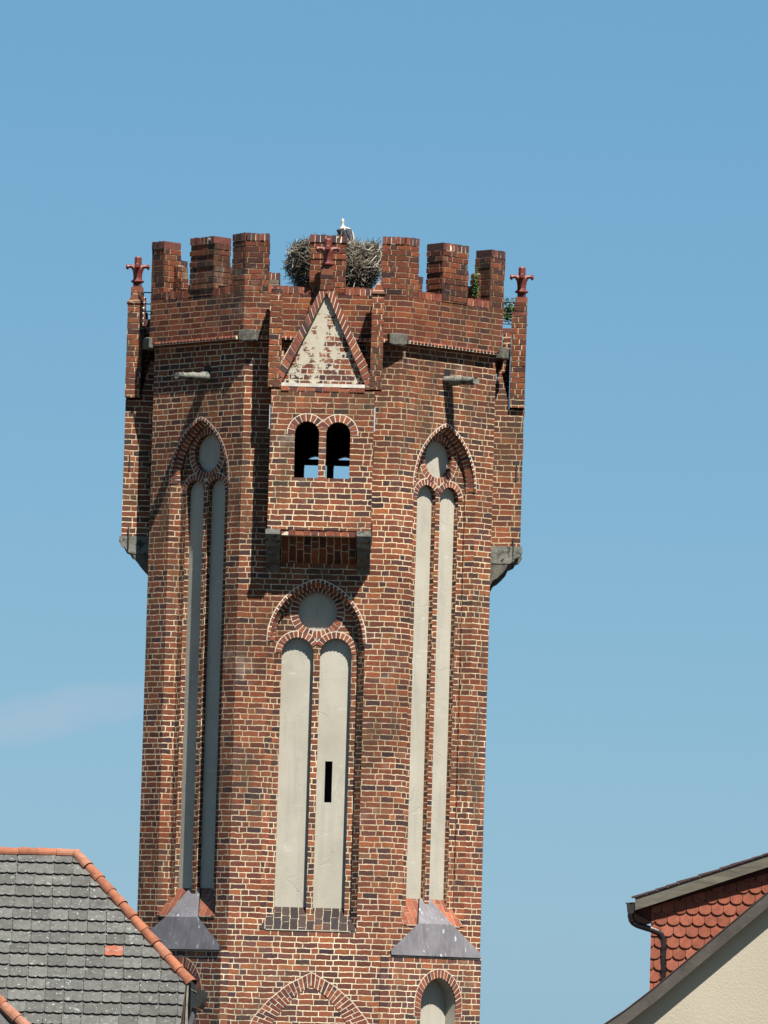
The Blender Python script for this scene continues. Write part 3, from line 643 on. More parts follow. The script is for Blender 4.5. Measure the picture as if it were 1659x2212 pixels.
# grey corner stones under the parapet
def rough_block(mb, fr, u0, u1, v0, v1, w0, w1, mat, jit=.02, n=3):
    "block with knocked corners"
    nu = max(2, int((u1 - u0) / .07)); 
    rings = []
    for i in range(nu + 1):
        u = u0 + (u1 - u0) * i / nu; e = .012 if i in (0, nu) else 0.0
        pr = [(w0, v0), (w1 - .012, v0), (w1, v0 + .02), (w1, v1 - .015), (w1 - .01, v1), (w0, v1)]
        rings.append([(u + ru(-jit, jit) * .5, b + ru(-jit, jit) + (e if b < (v0 + v1) / 2 else -e), c + ru(-jit, jit) - (e if c > (w0 + w1) / 2 else 0)) for c, b in pr])
    for i in range(nu):
        for k in range(6):
            k2 = (k + 1) % 6; A, B = rings[i], rings[i + 1]
            mb.poly([fr.P(*A[k]), fr.P(*B[k]), fr.P(*B[k2]), fr.P(*A[k2])], [(0, 0)] * 4, mat)
    mb.poly([fr.P(*p) for p in rings[0]], [(0, 0)] * 6, mat); mb.poly([fr.P(*p) for p in rings[-1]][::-1], [(0, 0)] * 6, mat)
for i in range(8):
    a = i * 45 + 22.5; dv = sqrt((H + PW) ** 2 + (W_ + PW * GP) ** 2)
    mb = MB(); rough_block(mb, face_frame(a, dv), -.165, .165, 20.765, 20.975, -.22, .04, 'stone', .006); mb.build('corner_stone', tower)
# weathered putlog beams, and dark plates painted as the shade of their holes
for key, u, sgn, z in ((45, -.02, 1, 20.26), (-45, .22, -1, 20.20)):
    fr = FR[key % 360]; mb = MB(); rings = []
    n = 9
    for i in range(n + 1):
        w = -.05 + .78 * i / n; r = .108 * (1 - .20 * (i / n) + ru(-.13, .13)); uc = u + ru(-.008, .008); zc = z - .04 * (i / n)
        if i == n: r *= .8
        rings.append([(uc + r * 1.05 * cos(t), zc + r * .80 * sin(t) * ru(.85, 1.1) , w + ru(-.01, .01)) for t in [2 * pi * k / 9 + .3 for k in range(9)]])
    for i in range(n):
        for k in range(9):
            k2 = (k + 1) % 9; mb.poly([fr.P(*rings[i][k]), fr.P(*rings[i + 1][k]), fr.P(*rings[i + 1][k2]), fr.P(*rings[i][k2])], [(0, 0)] * 4, 'stone_pale', smooth=True)
    mb.poly([fr.P(*p) for p in rings[-1]], [(0, 0)] * 9, 'stone_pale')
    mb.build('stub_beam', tower, weld=True)
    hb = MB(); hb.box(fr, u - .085, u + .075, z + .05, z + .20, -.01, .004, 'inside'); hb.build('putlog_hole_shade', tower)

# ---------------------------------------------------------------- oriels
PO = .52
def finial(parent, c, base):
    mb = MB(); x, y = c; z = base
    mb.lathe((x, y, z), [(.095, 0), (.118, .012), (.122, .03), (.105, .045), (.085, .055), (.078, .09), (.082, .15), (.094, .22), (.100, .26), (.066, .305), (.058, .33), (.064, .345), (.064, .455), (.052, .475), (.02, .48)], 'terracotta_red', 10)
    for k in range(4):
        a = k * pi / 2; d = Vector((cos(a), sin(a), 0)); o = Vector((x, y, z + .29))
        mb.tube([o + d * .03 - Vector((0, 0, .02)), o + d * .10 + Vector((0, 0, .008)), o + d * .155 + Vector((0, 0, .012)), o + d * .185 + Vector((0, 0, 0)), o + d * .215 - Vector((0, 0, .0))],
                [.052, .038, .033, .048, .034], 'terracotta_red', 8)
        s = Vector((-d.y, d.x, 0))
        for dz, r in ((.035, .026), (-.038, .030)):
            mb.tube([o + d * .17, o + d * .205 + Vector((0, 0, dz))], [.02, r], 'terracotta_red', 6)
        mb.tube([o + d * .06, o + d * .105 - Vector((0, 0, .055))], [.025, .018], 'terracotta_red', 6)
        for t in (-1, 1): mb.tube([o + d * .05, o + d * .085 + s * .04 * t + Vector((0, 0, -.03))], [.022, .02], 'terracotta_red', 6)
    mb.build('finial', parent)
def oriel(key, cu):
    base = FR[key]; fr = Fr(base.P(cu, 0, 0), base.tg, base.n); du = perim(key) + cu
    body = MB(); Z0, Z1 = 17.45, 19.90; hw = .90; wi = PO - .26
    wins = [roundtop(-.471, -.043, 19.351, 18.36), roundtop(.078, .502, 19.351, 18.36)]
    rect = [(-hw, Z0), (-hw, Z1), (hw, Z1), (hw, Z0)]
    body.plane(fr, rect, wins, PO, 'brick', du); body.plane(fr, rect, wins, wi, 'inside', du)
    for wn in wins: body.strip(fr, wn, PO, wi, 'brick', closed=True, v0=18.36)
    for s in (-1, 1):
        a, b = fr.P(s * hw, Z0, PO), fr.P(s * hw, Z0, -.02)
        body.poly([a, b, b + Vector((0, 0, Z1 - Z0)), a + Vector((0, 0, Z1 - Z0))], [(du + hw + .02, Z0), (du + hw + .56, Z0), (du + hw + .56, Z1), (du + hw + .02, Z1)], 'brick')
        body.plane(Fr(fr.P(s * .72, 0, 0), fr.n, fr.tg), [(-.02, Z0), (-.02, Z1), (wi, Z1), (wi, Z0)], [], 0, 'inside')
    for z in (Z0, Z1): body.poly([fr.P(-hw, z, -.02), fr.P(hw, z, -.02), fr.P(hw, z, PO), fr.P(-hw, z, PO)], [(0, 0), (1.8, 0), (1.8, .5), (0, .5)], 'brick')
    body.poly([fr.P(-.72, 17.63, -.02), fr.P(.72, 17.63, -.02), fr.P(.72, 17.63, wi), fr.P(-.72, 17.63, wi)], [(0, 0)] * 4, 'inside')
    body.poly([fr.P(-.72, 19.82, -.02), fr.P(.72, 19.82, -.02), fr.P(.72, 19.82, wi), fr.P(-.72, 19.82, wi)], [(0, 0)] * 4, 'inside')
    # spine wall and ridge block between the tower and the gable
    body.box(fr, -.24, .24, 19.9, 20.97, .02, PO - .27, 'brick')
    for s in (-1, 1):       # small stepped haunches on the flanks
        k = fr.P(s * .80, 0, 0); f2 = Fr(k, fr.n, fr.tg)
        body.slab(f2, [(.0, 19.9), (.24, 19.9), (.24, 20.02), (.09, 20.62), (.05, 20.62), (.0, 20.35)], -.09, .09, 'brick')
    o = body.build('oriel', tower)
    rb = MB(); rb.box(fr, -.30, .30, 20.97, 21.34, .11, PO - .265, 'brick_low'); rb.soldier(fr, -.30, .30, 21.34, 21.42, .11, PO - .27, 'piece_dark'); rb.build('ridge_block', o)
    for wn, cc in ((wins[0], -.257), (wins[1], .29)):
        r = MB(); rr = .213; z_ = 19.351 - rr
        s0, s1 = (pi * 1.02, pi * .13) if cc < 0 else (pi * .87, -.02 * pi)
        band(r, fr, arc(cc, z_, rr, s0, s1, 16), arc(cc, z_, rr + .125, s0, s1, 16), PO - .05, PO + .006, .085, 'piece_red'); r.build('window_arch', o)
    # gable with flaking plaster panel and raised brick border
    ga = MB(); gin = [(-.735, 19.99), (.735, 19.99), (.02, 21.60)]
    outl = [(-.76, 19.9), (.76, 19.9), (.86, 20.15), (.84, 20.22), (.06, 21.74), (-.03, 21.74), (-.84, 20.22), (-.86, 20.15)]
    ga.slab(fr, outl, PO - .26, PO - .072, 'gable', 'brick'); ga.build('gable_panel', o)
    lb = MB(); lb.box(fr, -.73, .73, 19.955, 20.015, PO - .09, PO + .012, 'ledge')
    lb.soldier(fr, -.735, .735, 19.875, 19.953, PO - .05, PO + .008, 'piece_red', .14); lb.build('ledge', o)
    bo = MB()
    for s in (-1, 1):
        i0, i1 = (s * .745, 19.99), (s * .0 + .015, 21.62); o0, o1 = (s * .875, 20.06), (.015 + s * .03, 21.84)
        n = 18
        for j in range(n):
            f0, f1 = j / n + .006, (j + 1) / n - .006
            lp = lambda p, q, f: (p[0] + (q[0] - p[0]) * f, p[1] + (q[1] - p[1]) * f)
            qq = [lp(i0, i1, f0), lp(i0, i1, f1), lp(o0, o1, f1), lp(o0, o1, f0)]; t = rnd(); ww = PO + .006 + ru(-.005, .005)
            fp = [fr.P(x, y, ww) for x, y in qq]; bp = [fr.P(x, y, PO - .26) for x, y in qq]
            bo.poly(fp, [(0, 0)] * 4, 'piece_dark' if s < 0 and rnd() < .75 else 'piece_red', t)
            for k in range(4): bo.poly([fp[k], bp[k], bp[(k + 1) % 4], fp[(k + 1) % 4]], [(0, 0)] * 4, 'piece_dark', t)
        bo.slab(fr, [(i0[0] + s * .006, i0[1]), i1, o1, (o0[0] - s * .012, o0[1])], PO - .24, PO - .004, 'mortar')
    bo.build('gable_border', o)
    for u0, u1, zt in ((-.965, -.755, 21.60), (.815, 1.02, 21.62)):
        p = MB(); p.stack(fr, u0, u1, 19.93, zt, PO - .255, PO + .008, 'brick', du=du + .2, jit=.004)
        if u0 < 0: p.box(fr, u0 + .01, u1 - .01, zt, zt + .06, PO - .25, PO + .01, 'piece_dark', jit=.01)
        else:
            c0 = [(u0 - .02, zt, PO - .27), (u1 + .02, zt, PO - .27), (u1 + .02, zt, PO + .03), (u0 - .02, zt, PO + .03)]; ap = ((u0 + u1) / 2, zt + .25, PO - .12)
            for j in range(4): p.poly([fr.P(*c0[j]), fr.P(*c0[(j + 1) % 4]), fr.P(*ap)], [(c0[j][0], zt), (c0[(j + 1) % 4][0] + .1, zt), (ap[0], zt + .2)], 'brick_top')
        # foot of the pilaster tying into the gable
        p.box(fr, min(u0, u0 if u0 < 0 else .74), u1 if u0 > 0 else -.74, 19.93, 20.12, PO - .25, PO - .004, 'brick', du=du)
        p.build('pilaster', o)
    pd = MB()
    pd.stack(fr, -.10, .13, 21.66, 21.93, PO - .22, PO + .01, 'brick_top', jit=.005)
    pd.box(fr, -.085, .115, 21.93, 22.02, PO - .20, PO + .01, 'piece', .3, jit=.006); pd.box(fr, -.055, .085, 22.02, 22.10, PO - .17, PO - .02, 'piece', .97, jit=.006)
    pd.build('pedestal', o)
    pc = fr.P(.015, 0, PO - .095); finial(o, (pc.x, pc.y), 22.10)
    # stone corbels, two courses each with a hollow profile
    for u0, u1 in ((-.93, -.67), (.66, .91)):
        cb = MB()
        cb.prism(fr, [(-.02, 17.45), (PO + .03, 17.45), (PO + .04, 17.36), (PO - .01, 17.27), (PO - .08, 17.24), (PO - .11, 17.18), (PO - .19, 17.14), (-.02, 17.14)], u0, u1, 'stone_pale')
        cb.prism(fr, [(-.02, 17.135), (.31, 17.135), (.27, 17.04), (.20, 16.96), (.12, 16.88), (.05, 16.84), (.0, 16.74), (-.02, 16.74)], u0 + .01, u1 - .01, 'stone')
        cb.build('corbel', o)
    sf = MB(); sf.soldier(fr, -.66, .65, 17.35, 17.447, PO - .26, PO - .01, 'piece_red', .13)
    pr = [(PO - .26, 17.36), (.20, 17.12), (.10, 16.98), (.0, 16.90)]
    for (w0, z0), (w1, z1) in zip(pr, pr[1:]):
        L0 = (PO - w0); L1 = PO - w1
        sf.poly([fr.P(-.66, z0, w0), fr.P(.65, z0, w0), fr.P(.65, z1, w1), fr.P(-.66, z1, w1)], [(z0, -.66 * .75), (z0, .65 * .75), (z1, .65 * .75), (z1, -.66 * .75)], 'brick_top')  # darker parapet brick, so the shade under the oriel is partly in the colour
    sf.build('soffit', o)
    for s in (-1, 1):
        an = MB(); k = Fr(fr.P(s * hw, 0, 0), fr.n, fr.tg * s)
        an.box(k, PO - .14, PO - .115, 17.22, 17.60, -.01, .03, 'iron'); an.build('wall_anchor', o)
        an = MB(); an.box(k, PO - .115, PO - .095, 18.62, 18.90, -.01, .015, 'iron'); an.build('wall_anchor', o)
        for zz in (21.50, 21.63):
            rd = MB(); rd.tube([fr.P(s * .86, zz, -.02), fr.P(s * .86, zz, PO - .20)], .011, 'iron', 6); rd.build('tie_rod', o)
        if key: continue
        fl = MB(); fl.box(fr, *sorted((s * .905, s * .925)), 19.20, 19.62, PO - .05, PO - .02, 'pale_blue'); fl.build('pale_strip', o)  # pale strip added in place of the white plaster reveal beside the oriel
    rd = MB(); rd.tube([fr.P(.02, 21.93, -.05), fr.P(.02, 21.93, PO - .18)], .012, 'iron', 6); rd.build('tie_rod', o)
for key, cu in ((0, .037), (90, 0), (180, -.037), (270, 0)): oriel(key, cu)

# ---------------------------------------------------------------- stork nest and stork
tm = Matrix.Translation((TX, D, 0)) @ Matrix.Rotation(RZ, 4, 'Z')
NC = Vector((TX + .085, D + .1, 0)); NZ0, NZ1 = 21.75, 22.90
def nest_r(z):
    t = (z - NZ0) / (NZ1 - NZ0); return .36 + .52 * min(1, t / .62) ** .8 - (.10 * max(0, (t - .72) / .28))
nest = MB()
for i in range(5600):
    t = rnd() ** .75; z = NZ0 + (NZ1 - NZ0) * t; a = ru(0, 2 * pi); r = nest_r(z) * ru(.86, 1.03)
    if rnd() < .22: r = ru(.2, 1) * nest_r(NZ1) ; z = NZ1 - ru(0, .10)
    z += .05 * sin(3 * a + 1) * t
    c = NC + Vector((r * cos(a), r * sin(a), z)); tang = Vector((-sin(a), cos(a), 0)); radv = Vector((cos(a), sin(a), 0))
    d = (tang * ru(-1, 1) * 1.2 + radv * ru(-.35, .45) + Vector((0, 0, ru(-.7, .7)))).normalized()
    if rnd() < .08: d = (radv * ru(.6, 1) + tang * ru(-.5, .5) + Vector((0, 0, ru(-.4, .5)))).normalized()
    L = ru(.12, .42) * (.5 if rnd() < .5 else 1); b = Vector((ru(-1, 1), ru(-1, 1), ru(-1, 1))) * L * .10; q = ru(.003, .0085)
    nest.tube([c - d * L / 2, c + b, c + d * L / 2], [q, q * .9, q * .4], 'twig', 4, caps=False, smooth=False)
nest.lathe(NC, [(.05, NZ0 + .02)] + [(nest_r(NZ0 + (NZ1 - NZ0) * t) * .90, NZ0 + (NZ1 - NZ0) * t) for t in (.03, .2, .4, .6, .8, .95)] + [(.5, NZ1 - .07)], 'nest_core', 18)
tag(nest.build('stork_nest'), 'big round stork nest of grey twigs behind the central merlon of the tower', 'nest')
ps = MB(); ps.tube([NC + Vector((0, 0, 20.9)), NC + Vector((0, 0, 21.72))], .06, 'grey_wood', 8); ps.lathe(NC, [(.02, 21.70), (.42, 21.70), (.42, 21.76), (.02, 21.765)], 'grey_wood', 16)
tag(ps.build('nest_platform'), 'round wooden platform on a post carrying the stork nest', 'platform')
# stork seen from behind, resting on the rim of the nest, neck drawn up
st = MB(); SB = Vector((TX + .235, D + .05, 23.10))
spine = [((.150, -.10, -.235), .012, .010), ((.140, -.09, -.19), .045, .04), ((.105, -.06, -.12), .105, .10), ((.045, -.02, -.04), .145, .14), ((.0, .02, .03), .135, .135), ((-.02, .05, .09), .085, .10),
         ((-.028, .06, .135), .040, .045), ((-.03, .055, .17), .026, .028), ((-.03, .05, .215), .024, .026), ((-.03, .055, .250), .029, .032), ((-.03, .075, .268), .020, .022)]
def loft(mb, rows, mats, n=12):
    rg = []
    for i, (c, rx, rz) in enumerate(rows):
        p0 = Vector(rows[max(0, i - 1)][0]); p1 = Vector(rows[min(len(rows) - 1, i + 1)][0]); d = (p1 - p0).normalized()
        x = Vector((1, 0, 0)); x = (x - d * x.dot(d)).normalized(); y = d.cross(x)
        rg.append([SB + Vector(c) + x * rx * cos(2 * pi * k / n) + y * rz * sin(2 * pi * k / n) for k in range(n)])
    for i in range(len(rg) - 1):
        for k in range(n):
            k2 = (k + 1) % n; mb.poly([rg[i][k], rg[i][k2], rg[i + 1][k2], rg[i + 1][k]], [(0, 0)] * 4, mats(i), None, True)
    mb.poly(rg[0][::-1], [(0, 0)] * n, mats(0)); mb.poly(rg[-1], [(0, 0)] * n, mats(99))
loft(st, spine, lambda i: 'feather_white')
st.tube([SB + Vector((-.03, .085, .268)), SB + Vector((-.035, .17, .275)), SB + Vector((-.04, .26, .27))], [.018, .012, .003], 'bill', 6)
for s in (-1, 1):
    st.tube([SB + Vector((.02 + s * .04, .02, -.05)), SB + Vector((.02 + s * .045, .0, -.14)), SB + Vector((.02 + s * .045, .03, -.22))], [.03, .012, .010], 'bill', 6)
so_ = st.build('stork', weld=True)
tag(so_, 'white stork with black wing feathers perched on the nest, seen from behind', 'stork')
for s in (-1, 1):
    wg = MB(); n1, n2 = 8, 7; rows = []
    for i in range(n1 + 1):          # from the shoulder down to the wing tip
        t = i / n1; c = Vector((.01, .01, .055)).lerp(Vector((.115, -.07, -.175)), t); r = .152 * (1 - .50 * t ** 2.2)
        rows.append([SB + c + Vector((sin(p) * r * 1.02, -cos(p) * r, .10 * cos(p * 1.3) * (1 - t) * .3)) for p in [(.06 + (1.15 if s < 0 else .80) * k / n2 * (1 - .25 * t)) * s for k in range(n2 + 1)]])
    for i in range(n1):
        for k in range(n2): wg.poly([rows[i][k], rows[i + 1][k], rows[i + 1][k + 1], rows[i][k + 1]], [(0, 0)] * 4, 'feather_black', None, True)
    wo = wg.build('wing', so_, weld=True); md = wo.modifiers.new('t', 'SOLIDIFY'); md.thickness = .018; md.offset = 0
# plants rooted in the parapet
def shrub(world, n, rad, hgt, label, seed):
    random.seed(seed); mb = MB(); c = Vector(world)
    for i in range(max(4, n // 45)):
        a = ru(0, 2 * pi); e = c + Vector((cos(a) * rad * ru(.2, .9), sin(a) * rad * ru(.2, .9), hgt * ru(.3, 1)))
        mb.tube([c, (c + e) / 2 + Vector((0, 0, .04)), e], [.008, .006, .002], 'twig', 4, caps=False, tone=.1)
        for j in range(45):
            p = c + (e - c) * ru(.2, 1.1) + Vector((ru(-1, 1), ru(-1, 1), ru(-1, 1))) * rad * .28
            d = Vector((ru(-1, 1), ru(-1, 1), ru(-.8, .5))).normalized(); s = d.cross(Vector((ru(-1, 1), ru(-1, 1), ru(-1, 1)))).normalized(); l = ru(.03, .055)
            mb.poly([p, p + d * l * .5 + s * l * .28, p + d * l, p + d * l * .5 - s * l * .28], [(0, 0)] * 4, 'leaf')
    tag(mb.build('wall_plant'), label, 'plant')
shrub(pix(1025, 648, D - 1.75), 500, .10, .55, 'green plant hanging between the two rightmost merlons of the tower', 3)
shrub(pix(1097, 695, D - .75), 700, .16, .42, 'green plant growing on the right edge of the tower beside the rods', 4)
random.seed(11)

# ---------------------------------------------------------------- house on the left with half-hipped grey roof
YH = 101.0; KH = F / YH
A0 = pix(165, 1846, YH)             # right end of the ridge
psi = R(0.5)
hr = Vector((cos(psi), sin(psi), 0)); hf = Vector((sin(psi), -cos(psi), 0))   # along the ridge to the right, towards the viewer
SL = R(48)
house = empty('hipped_house', (A0.x, A0.y, 0), 0)
tag(house, 'house on the left with a mossy grey tiled half-hipped roof and orange ridge tiles', 'house')
O = Vector((0, 0, A0.z))
def HP(x, s, lift=0.0):
    "x metres along the ridge (0 = its right end), s metres down the front slope"
    return O + hr * x + hf * (s * cos(SL)) + Vector((0, 0, -s * sin(SL))) + (hf * sin(SL) + Vector((0, 0, cos(SL)))) * lift
hz = 1.95                      # drop of the half hip
sh = hz / sin(SL)              # the same, down the slope
hx = 1.83                      # how far the half hip runs out
def edge_x(s): return hx * min(1, s / sh) - .07 * max(0, s - sh)
ROWL = .243; RW = .292
rt = MB(); nr = 27
under = [HP(-9, 0, -.02), HP(0, 0, -.02), HP(hx, sh, -.02), HP(hx, nr * ROWL, -.02), HP(-9, nr * ROWL, -.02)]
rt.poly(under, [(0, 0)] * 5, 'black_metal_and_shade')
def tile(mb, PF, x0, x1, s0, s1, l0, l1, mat, tone, xmax=None, drop=.035, n=5):
    "one tile with a segment-shaped lower edge; PF maps (x, down-slope, lift)"
    top = [(x0, s0, l0), (x1, s0, l0)]; low = []
    for i in range(n + 1):
        f = i / n; low.append((x1 + (x0 - x1) * f, s1 - drop * (2 * f - 1) ** 2, l1))
    pts = top + low
    if xmax: pts = [(min(a, xmax(b)), b, c) for a, b, c in pts]
    if max(p[0] for p in pts) - min(p[0] for p in pts) < .02: return
    P_ = [PF(*p) for p in pts]; mb.poly(P_, [(0, 0)] * len(P_), mat, tone)
    for i in range(2, len(P_) - 1):
        a, b = pts[i], pts[i + 1]; mb.poly([P_[i], P_[i + 1], PF(b[0], b[1], b[2] - .016), PF(a[0], a[1], a[2] - .016)], [(0, 0)] * 4, mat, tone)
def wave_tile(mb, PF, x0, x1, s0, s1, l0, l1, mat, tone, xmax):
    "a pair of plain tiles seen as one, lower edge with two shallow swells"
    top = [(x0, s0, l0), (x1, s0, l0)]; low = []; n = 10
    for i in range(n + 1):
        f = i / n; low.append((x1 + (x0 - x1) * f, s1 - .022 + .022 * abs(sin(2 * pi * f)) ** .8, l1 + .004 * sin(2 * pi * f) ** 2))
    pts = [(min(a, xmax(b)), b, c) for a, b, c in top + low]
    if max(p[0] for p in pts) - min(p[0] for p in pts) < .02: return
    P_ = [PF(*p) for p in pts]; mb.poly(P_, [(0, 0)] * len(P_), mat, tone)
    for i in range(2, len(P_) - 1):
        a, b = pts[i], pts[i + 1]; mb.poly([P_[i], P_[i + 1], PF(b[0], b[1], b[2] - .018), PF(a[0], a[1], a[2] - .018)], [(0, 0)] * 4, mat, tone)
for r_ in range(nr):
    s1 = (r_ + 1) * ROWL
    nc = int((edge_x(s1) + 4.2) / (RW / 2)) + 2
    for c_ in range(nc):
        x1 = edge_x(s1) + .0 - c_ * RW / 2 if False else 2.0 - c_ * RW / 2 + .012 * sin(r_ * 2.1) - (.0)
        tn = ru(.0, .9)
        if r_ == 11 and -1.5 < x1 - .0 < 99 and abs(x1 - .36) < .10: pass
        if c_ % 2: continue
        wob = ru(-.007, .007)
        for lay in (1, 0):
            w2 = RW; off = -RW * .75 if lay else 0
            xa, xb = x1 - RW + .005 + off + wob, x1 - .005 + off + wob
            if xa > edge_x(s1) - .02 or xb < -5.2: continue
            dj = ru(-.008, .008)
            sy = s1 + (.022 if lay else -.008) + dj
            t2 = tn if lay == 0 else max(0, tn - .15)
            orange = (r_ == 8 and .61 < (xa + xb) / 2 < .91 and lay == 0)
            wave_tile(rt, HP, xa, xb, s1 - ROWL - .06, sy, .018 if lay == 0 else .0, .058 if lay == 0 else .026, 'roof_tile', .98 if orange else t2, edge_x)
# wider field of plain roof beyond the left edge of the picture and the back and hip slopes
rt.poly([HP(-9, 0, .01), HP(-4.9, 0, .01), HP(-4.9, nr * ROWL, .01), HP(-9, nr * ROWL, .01)], [(0, 0)] * 4, 'roof_tile', .5)
def BP(x, s): p = HP(x, s); q = O + hr * x; return Vector((2 * q.x - p.x, 2 * q.y - p.y, p.z)) if False else q + (-hf) * (s * cos(SL)) + Vector((0, 0, -s * sin(SL)))
rt.poly([BP(-9, 0), BP(0, 0), BP(hx, sh), BP(hx, nr * ROWL), BP(-9, nr * ROWL)], [(0, 0)] * 5, 'roof_tile', .5)
rt.poly([HP(0, 0), HP(hx, sh), BP(hx, sh)], [(0, 0)] * 3, 'roof_tile', .5)
rt.build('roof', house)
wl = MB(); zb = -A0.z
xe = hx - .045
ga_ = [HP(xe, nr * ROWL - .1), HP(xe, sh + .15), BP(xe, sh + .15), BP(xe, nr * ROWL - .1)]
zlow = (HP(0, nr * ROWL).z)
g4 = [Vector((p.x, p.y, p.z)) for p in ga_]
wl.poly([Vector((g4[0].x, g4[0].y, 0)), g4[0], g4[1], g4[2], g4[3], Vector((g4[3].x, g4[3].y, 0))], [(0, 0)] * 6, 'white_render')
f0, f1 = HP(-9, nr * ROWL - .35), HP(xe, nr * ROWL - .35)
wl.poly([Vector((f0.x, f0.y, 0)), Vector((f1.x, f1.y, 0)), f1, f0], [(0, 0)] * 4, 'white_render')
wl.build('wall', house)
# verge board under the gable edge
vb = MB()
for lo, hi, m_, x_ in ((-.20, -.015, 'black_metal_and_shade', hx - .02), (-.012, .05, 'grey_wood', hx + .006)):
    a, b = HP(x_, sh - .02, hi), HP(x_, nr * ROWL, hi); c_, d = HP(x_, nr * ROWL, lo), HP(x_, sh - .02, lo)
    t = hr * .03
    vb.poly([a, b, c_, d], [(0, 0)] * 4, m_); vb.poly([a + t, b + t, c_ + t, d + t], [(0, 0)] * 4, m_); vb.poly([a, b, b + t, a + t], [(0, 0)] * 4, m_)
u_ = [HP(hx, sh, -.02), HP(hx, nr * ROWL, -.02), HP(xe - .01, nr * ROWL, -.02), HP(xe - .01, sh, -.02)]
vb.poly(u_, [(0, 0)] * 4, 'soffit'); vb.build('verge_board', house)
# half-round ridge and hip tiles
def ridge_tiles(mb, a, b, pitch, r0, r1, mat, upv, ov=.05):
    a, b = Vector(a), Vector(b); L = (b - a).length; n = round(L / pitch); d = (b - a).normalized(); s = d.cross(upv).normalized(); up_ = s.cross(d)
    for i in range(n):
        p0 = a + d * (L * i / n - ov * .5); p1 = a + d * (L * (i + 1) / n + ov * .5); t = rnd()
        jx = s * ru(-.008, .008) + up_ * ru(-.006, .006)
        k = 9; ra = [p0 + jx + (s * cos(pi * j / k * 1.16 - .25) + up_ * sin(pi * j / k * 1.16 - .25)) * r0 for j in range(k + 1)]
        rb = [p1 + jx + (s * cos(pi * j / k * 1.16 - .25) + up_ * sin(pi * j / k * 1.16 - .25)) * r1 for j in range(k + 1)]
        rc = [p1 + jx + (s * cos(pi * j / k * 1.16 - .25) + up_ * sin(pi * j / k * 1.16 - .25)) * (r1 - .018) for j in range(k + 1)]
        for j in range(k):
            mb.poly([ra[j], ra[j + 1], rb[j + 1], rb[j]], [(0, 0)] * 4, mat, t, True); mb.poly([rb[j], rb[j + 1], rc[j + 1], rc[j]], [(0, 0)] * 4, 'soffit')
            mb.poly([ra[j], ra[j + 1], rc[j + 1], rc[j]], [(0, 0)] * 4, 'soffit')
rg_ = MB(); ridge_tiles(rg_, HP(.02, 0, .0) , HP(-9, 0, .0), .30, .078, .092, 'ridge_tile', Vector((0, 0, 1)))
hipup = Vector((0, 0, 1))
ridge_tiles(rg_, HP(0, 0, .02), HP(hx + .06, sh + .06, .02), .335, .078, .100, 'ridge_tile', (hf * .5 + hr * .2 + Vector((0, 0, 1))).normalized())
rg_.build('ridge_tiles', house)
# gutter of the half hip seen end-on, hook and downpipe
gt = MB(); e0 = HP(hx + .10, sh + .16, -.10); e1 = BP(hx + .10, sh + .16) + Vector((0, 0, -.10))
k = 8; prv = None
for p in (e0, e1):
    rg2 = [p + hr * (.0 + .085 * (1 - cos(pi * j / k)) ) + Vector((0, 0, .06 - .27 * sin(pi * j / k))) for j in range(k + 1)]
    gt.poly(rg2, [(0, 0)] * (k + 1), 'black_metal_and_shade')
    if prv:
        for j in range(k): gt.poly([prv[j], prv[j + 1], rg2[j + 1], rg2[j]], [(0, 0)] * 4, 'black_metal_and_shade', None, True)
    prv = rg2
gt.tube([e0 + Vector((0, 0, .10)) - hr * .10, e0 + hr * .06 + Vector((0, 0, .02))], .012, 'grey_wood', 6)
gt.build('gutter', house)
dp = MB(); q0 = e0 + hr * .04 - hf * .1; dp.tube([q0 + Vector((0, 0, -.22)), q0 + Vector((0, 0, -.34)) - hr * .03, q0 + Vector((0, 0, -.6)) - hr * .10, Vector((q0.x, q0.y, 0)) - hr * .12], .045, 'grey_pipe', 10); dp.build('downpipe', house)
# lower wing of the same house whose hip just shows in the corner
wg = MB(); h0 = pix(-60, 2110, YH - 4.0); h1 = pix(130, 2292, YH - 4.6); off = Vector((A0.x, A0.y, 0))
h0 -= off; h1 -= off
ridge_tiles(wg, h0, h1, .335, .085, .105, 'ridge_tile', Vector((0, -.3, 1)))
wg.poly([h0, h1 + (h1 - h0) * 2, h0 + (h1 - h0) * 3 + Vector((-6, 0, 0)), h0 + Vector((-5, 0, 0))], [(0, 0)] * 4, 'roof_tile', .4)
wg.poly([h0, h1 + (h1 - h0) * 2, h0 + (h1 - h0) * 3 + Vector((0, 4.5, 0)), h0 + Vector((0, 3.5, 0))], [(0, 0)] * 4, 'roof_tile', .5)
wg.build('wing_roof', house)

# ---------------------------------------------------------------- house on the right: cream gable, dormer with scalloped tiles
YG = 88.0
def gp(cx_, cy_, Y=YG):      # crop pixels -> photograph pixels -> world
    return pix((2300 + cx_ * .42194) * .553, (3250 + cy_ * .42194) * .553, Y)
base = gp(1100, 1200); house2 = empty('gabled_house', (base.x, YG, 0), 0)
tag(house2, 'cream rendered house on the right with a steep tiled roof', 'house')
def loc(p): return Vector((p.x - base.x, p.y - YG, p.z))
def GL(cx_, cy_, Y=YG): return loc(gp(cx_, cy_, Y))
OV = .20
vt = [(-500, 2218), (150, 1778), (340, 1650), (580, 1465), (1659, 560), (3600, -1065)]   # upper edge of the verge
YV = YG - OV
up_pts = [GL(x, y, YV) for x, y in vt]
wall = MB(); wp = [Vector((p.x, 0, p.z - .20)) for p in up_pts]
apex = wp[-1]; 
pl = wp[:] + [Vector((apex.x * 2 - p.x, 0, p.z)) for p in wp[-2::-1]]
x0_, x1_ = pl[0].x, pl[-1].x
outp = [Vector((x0_, 0, 0))] + pl + [Vector((x1_, 0, 0))]
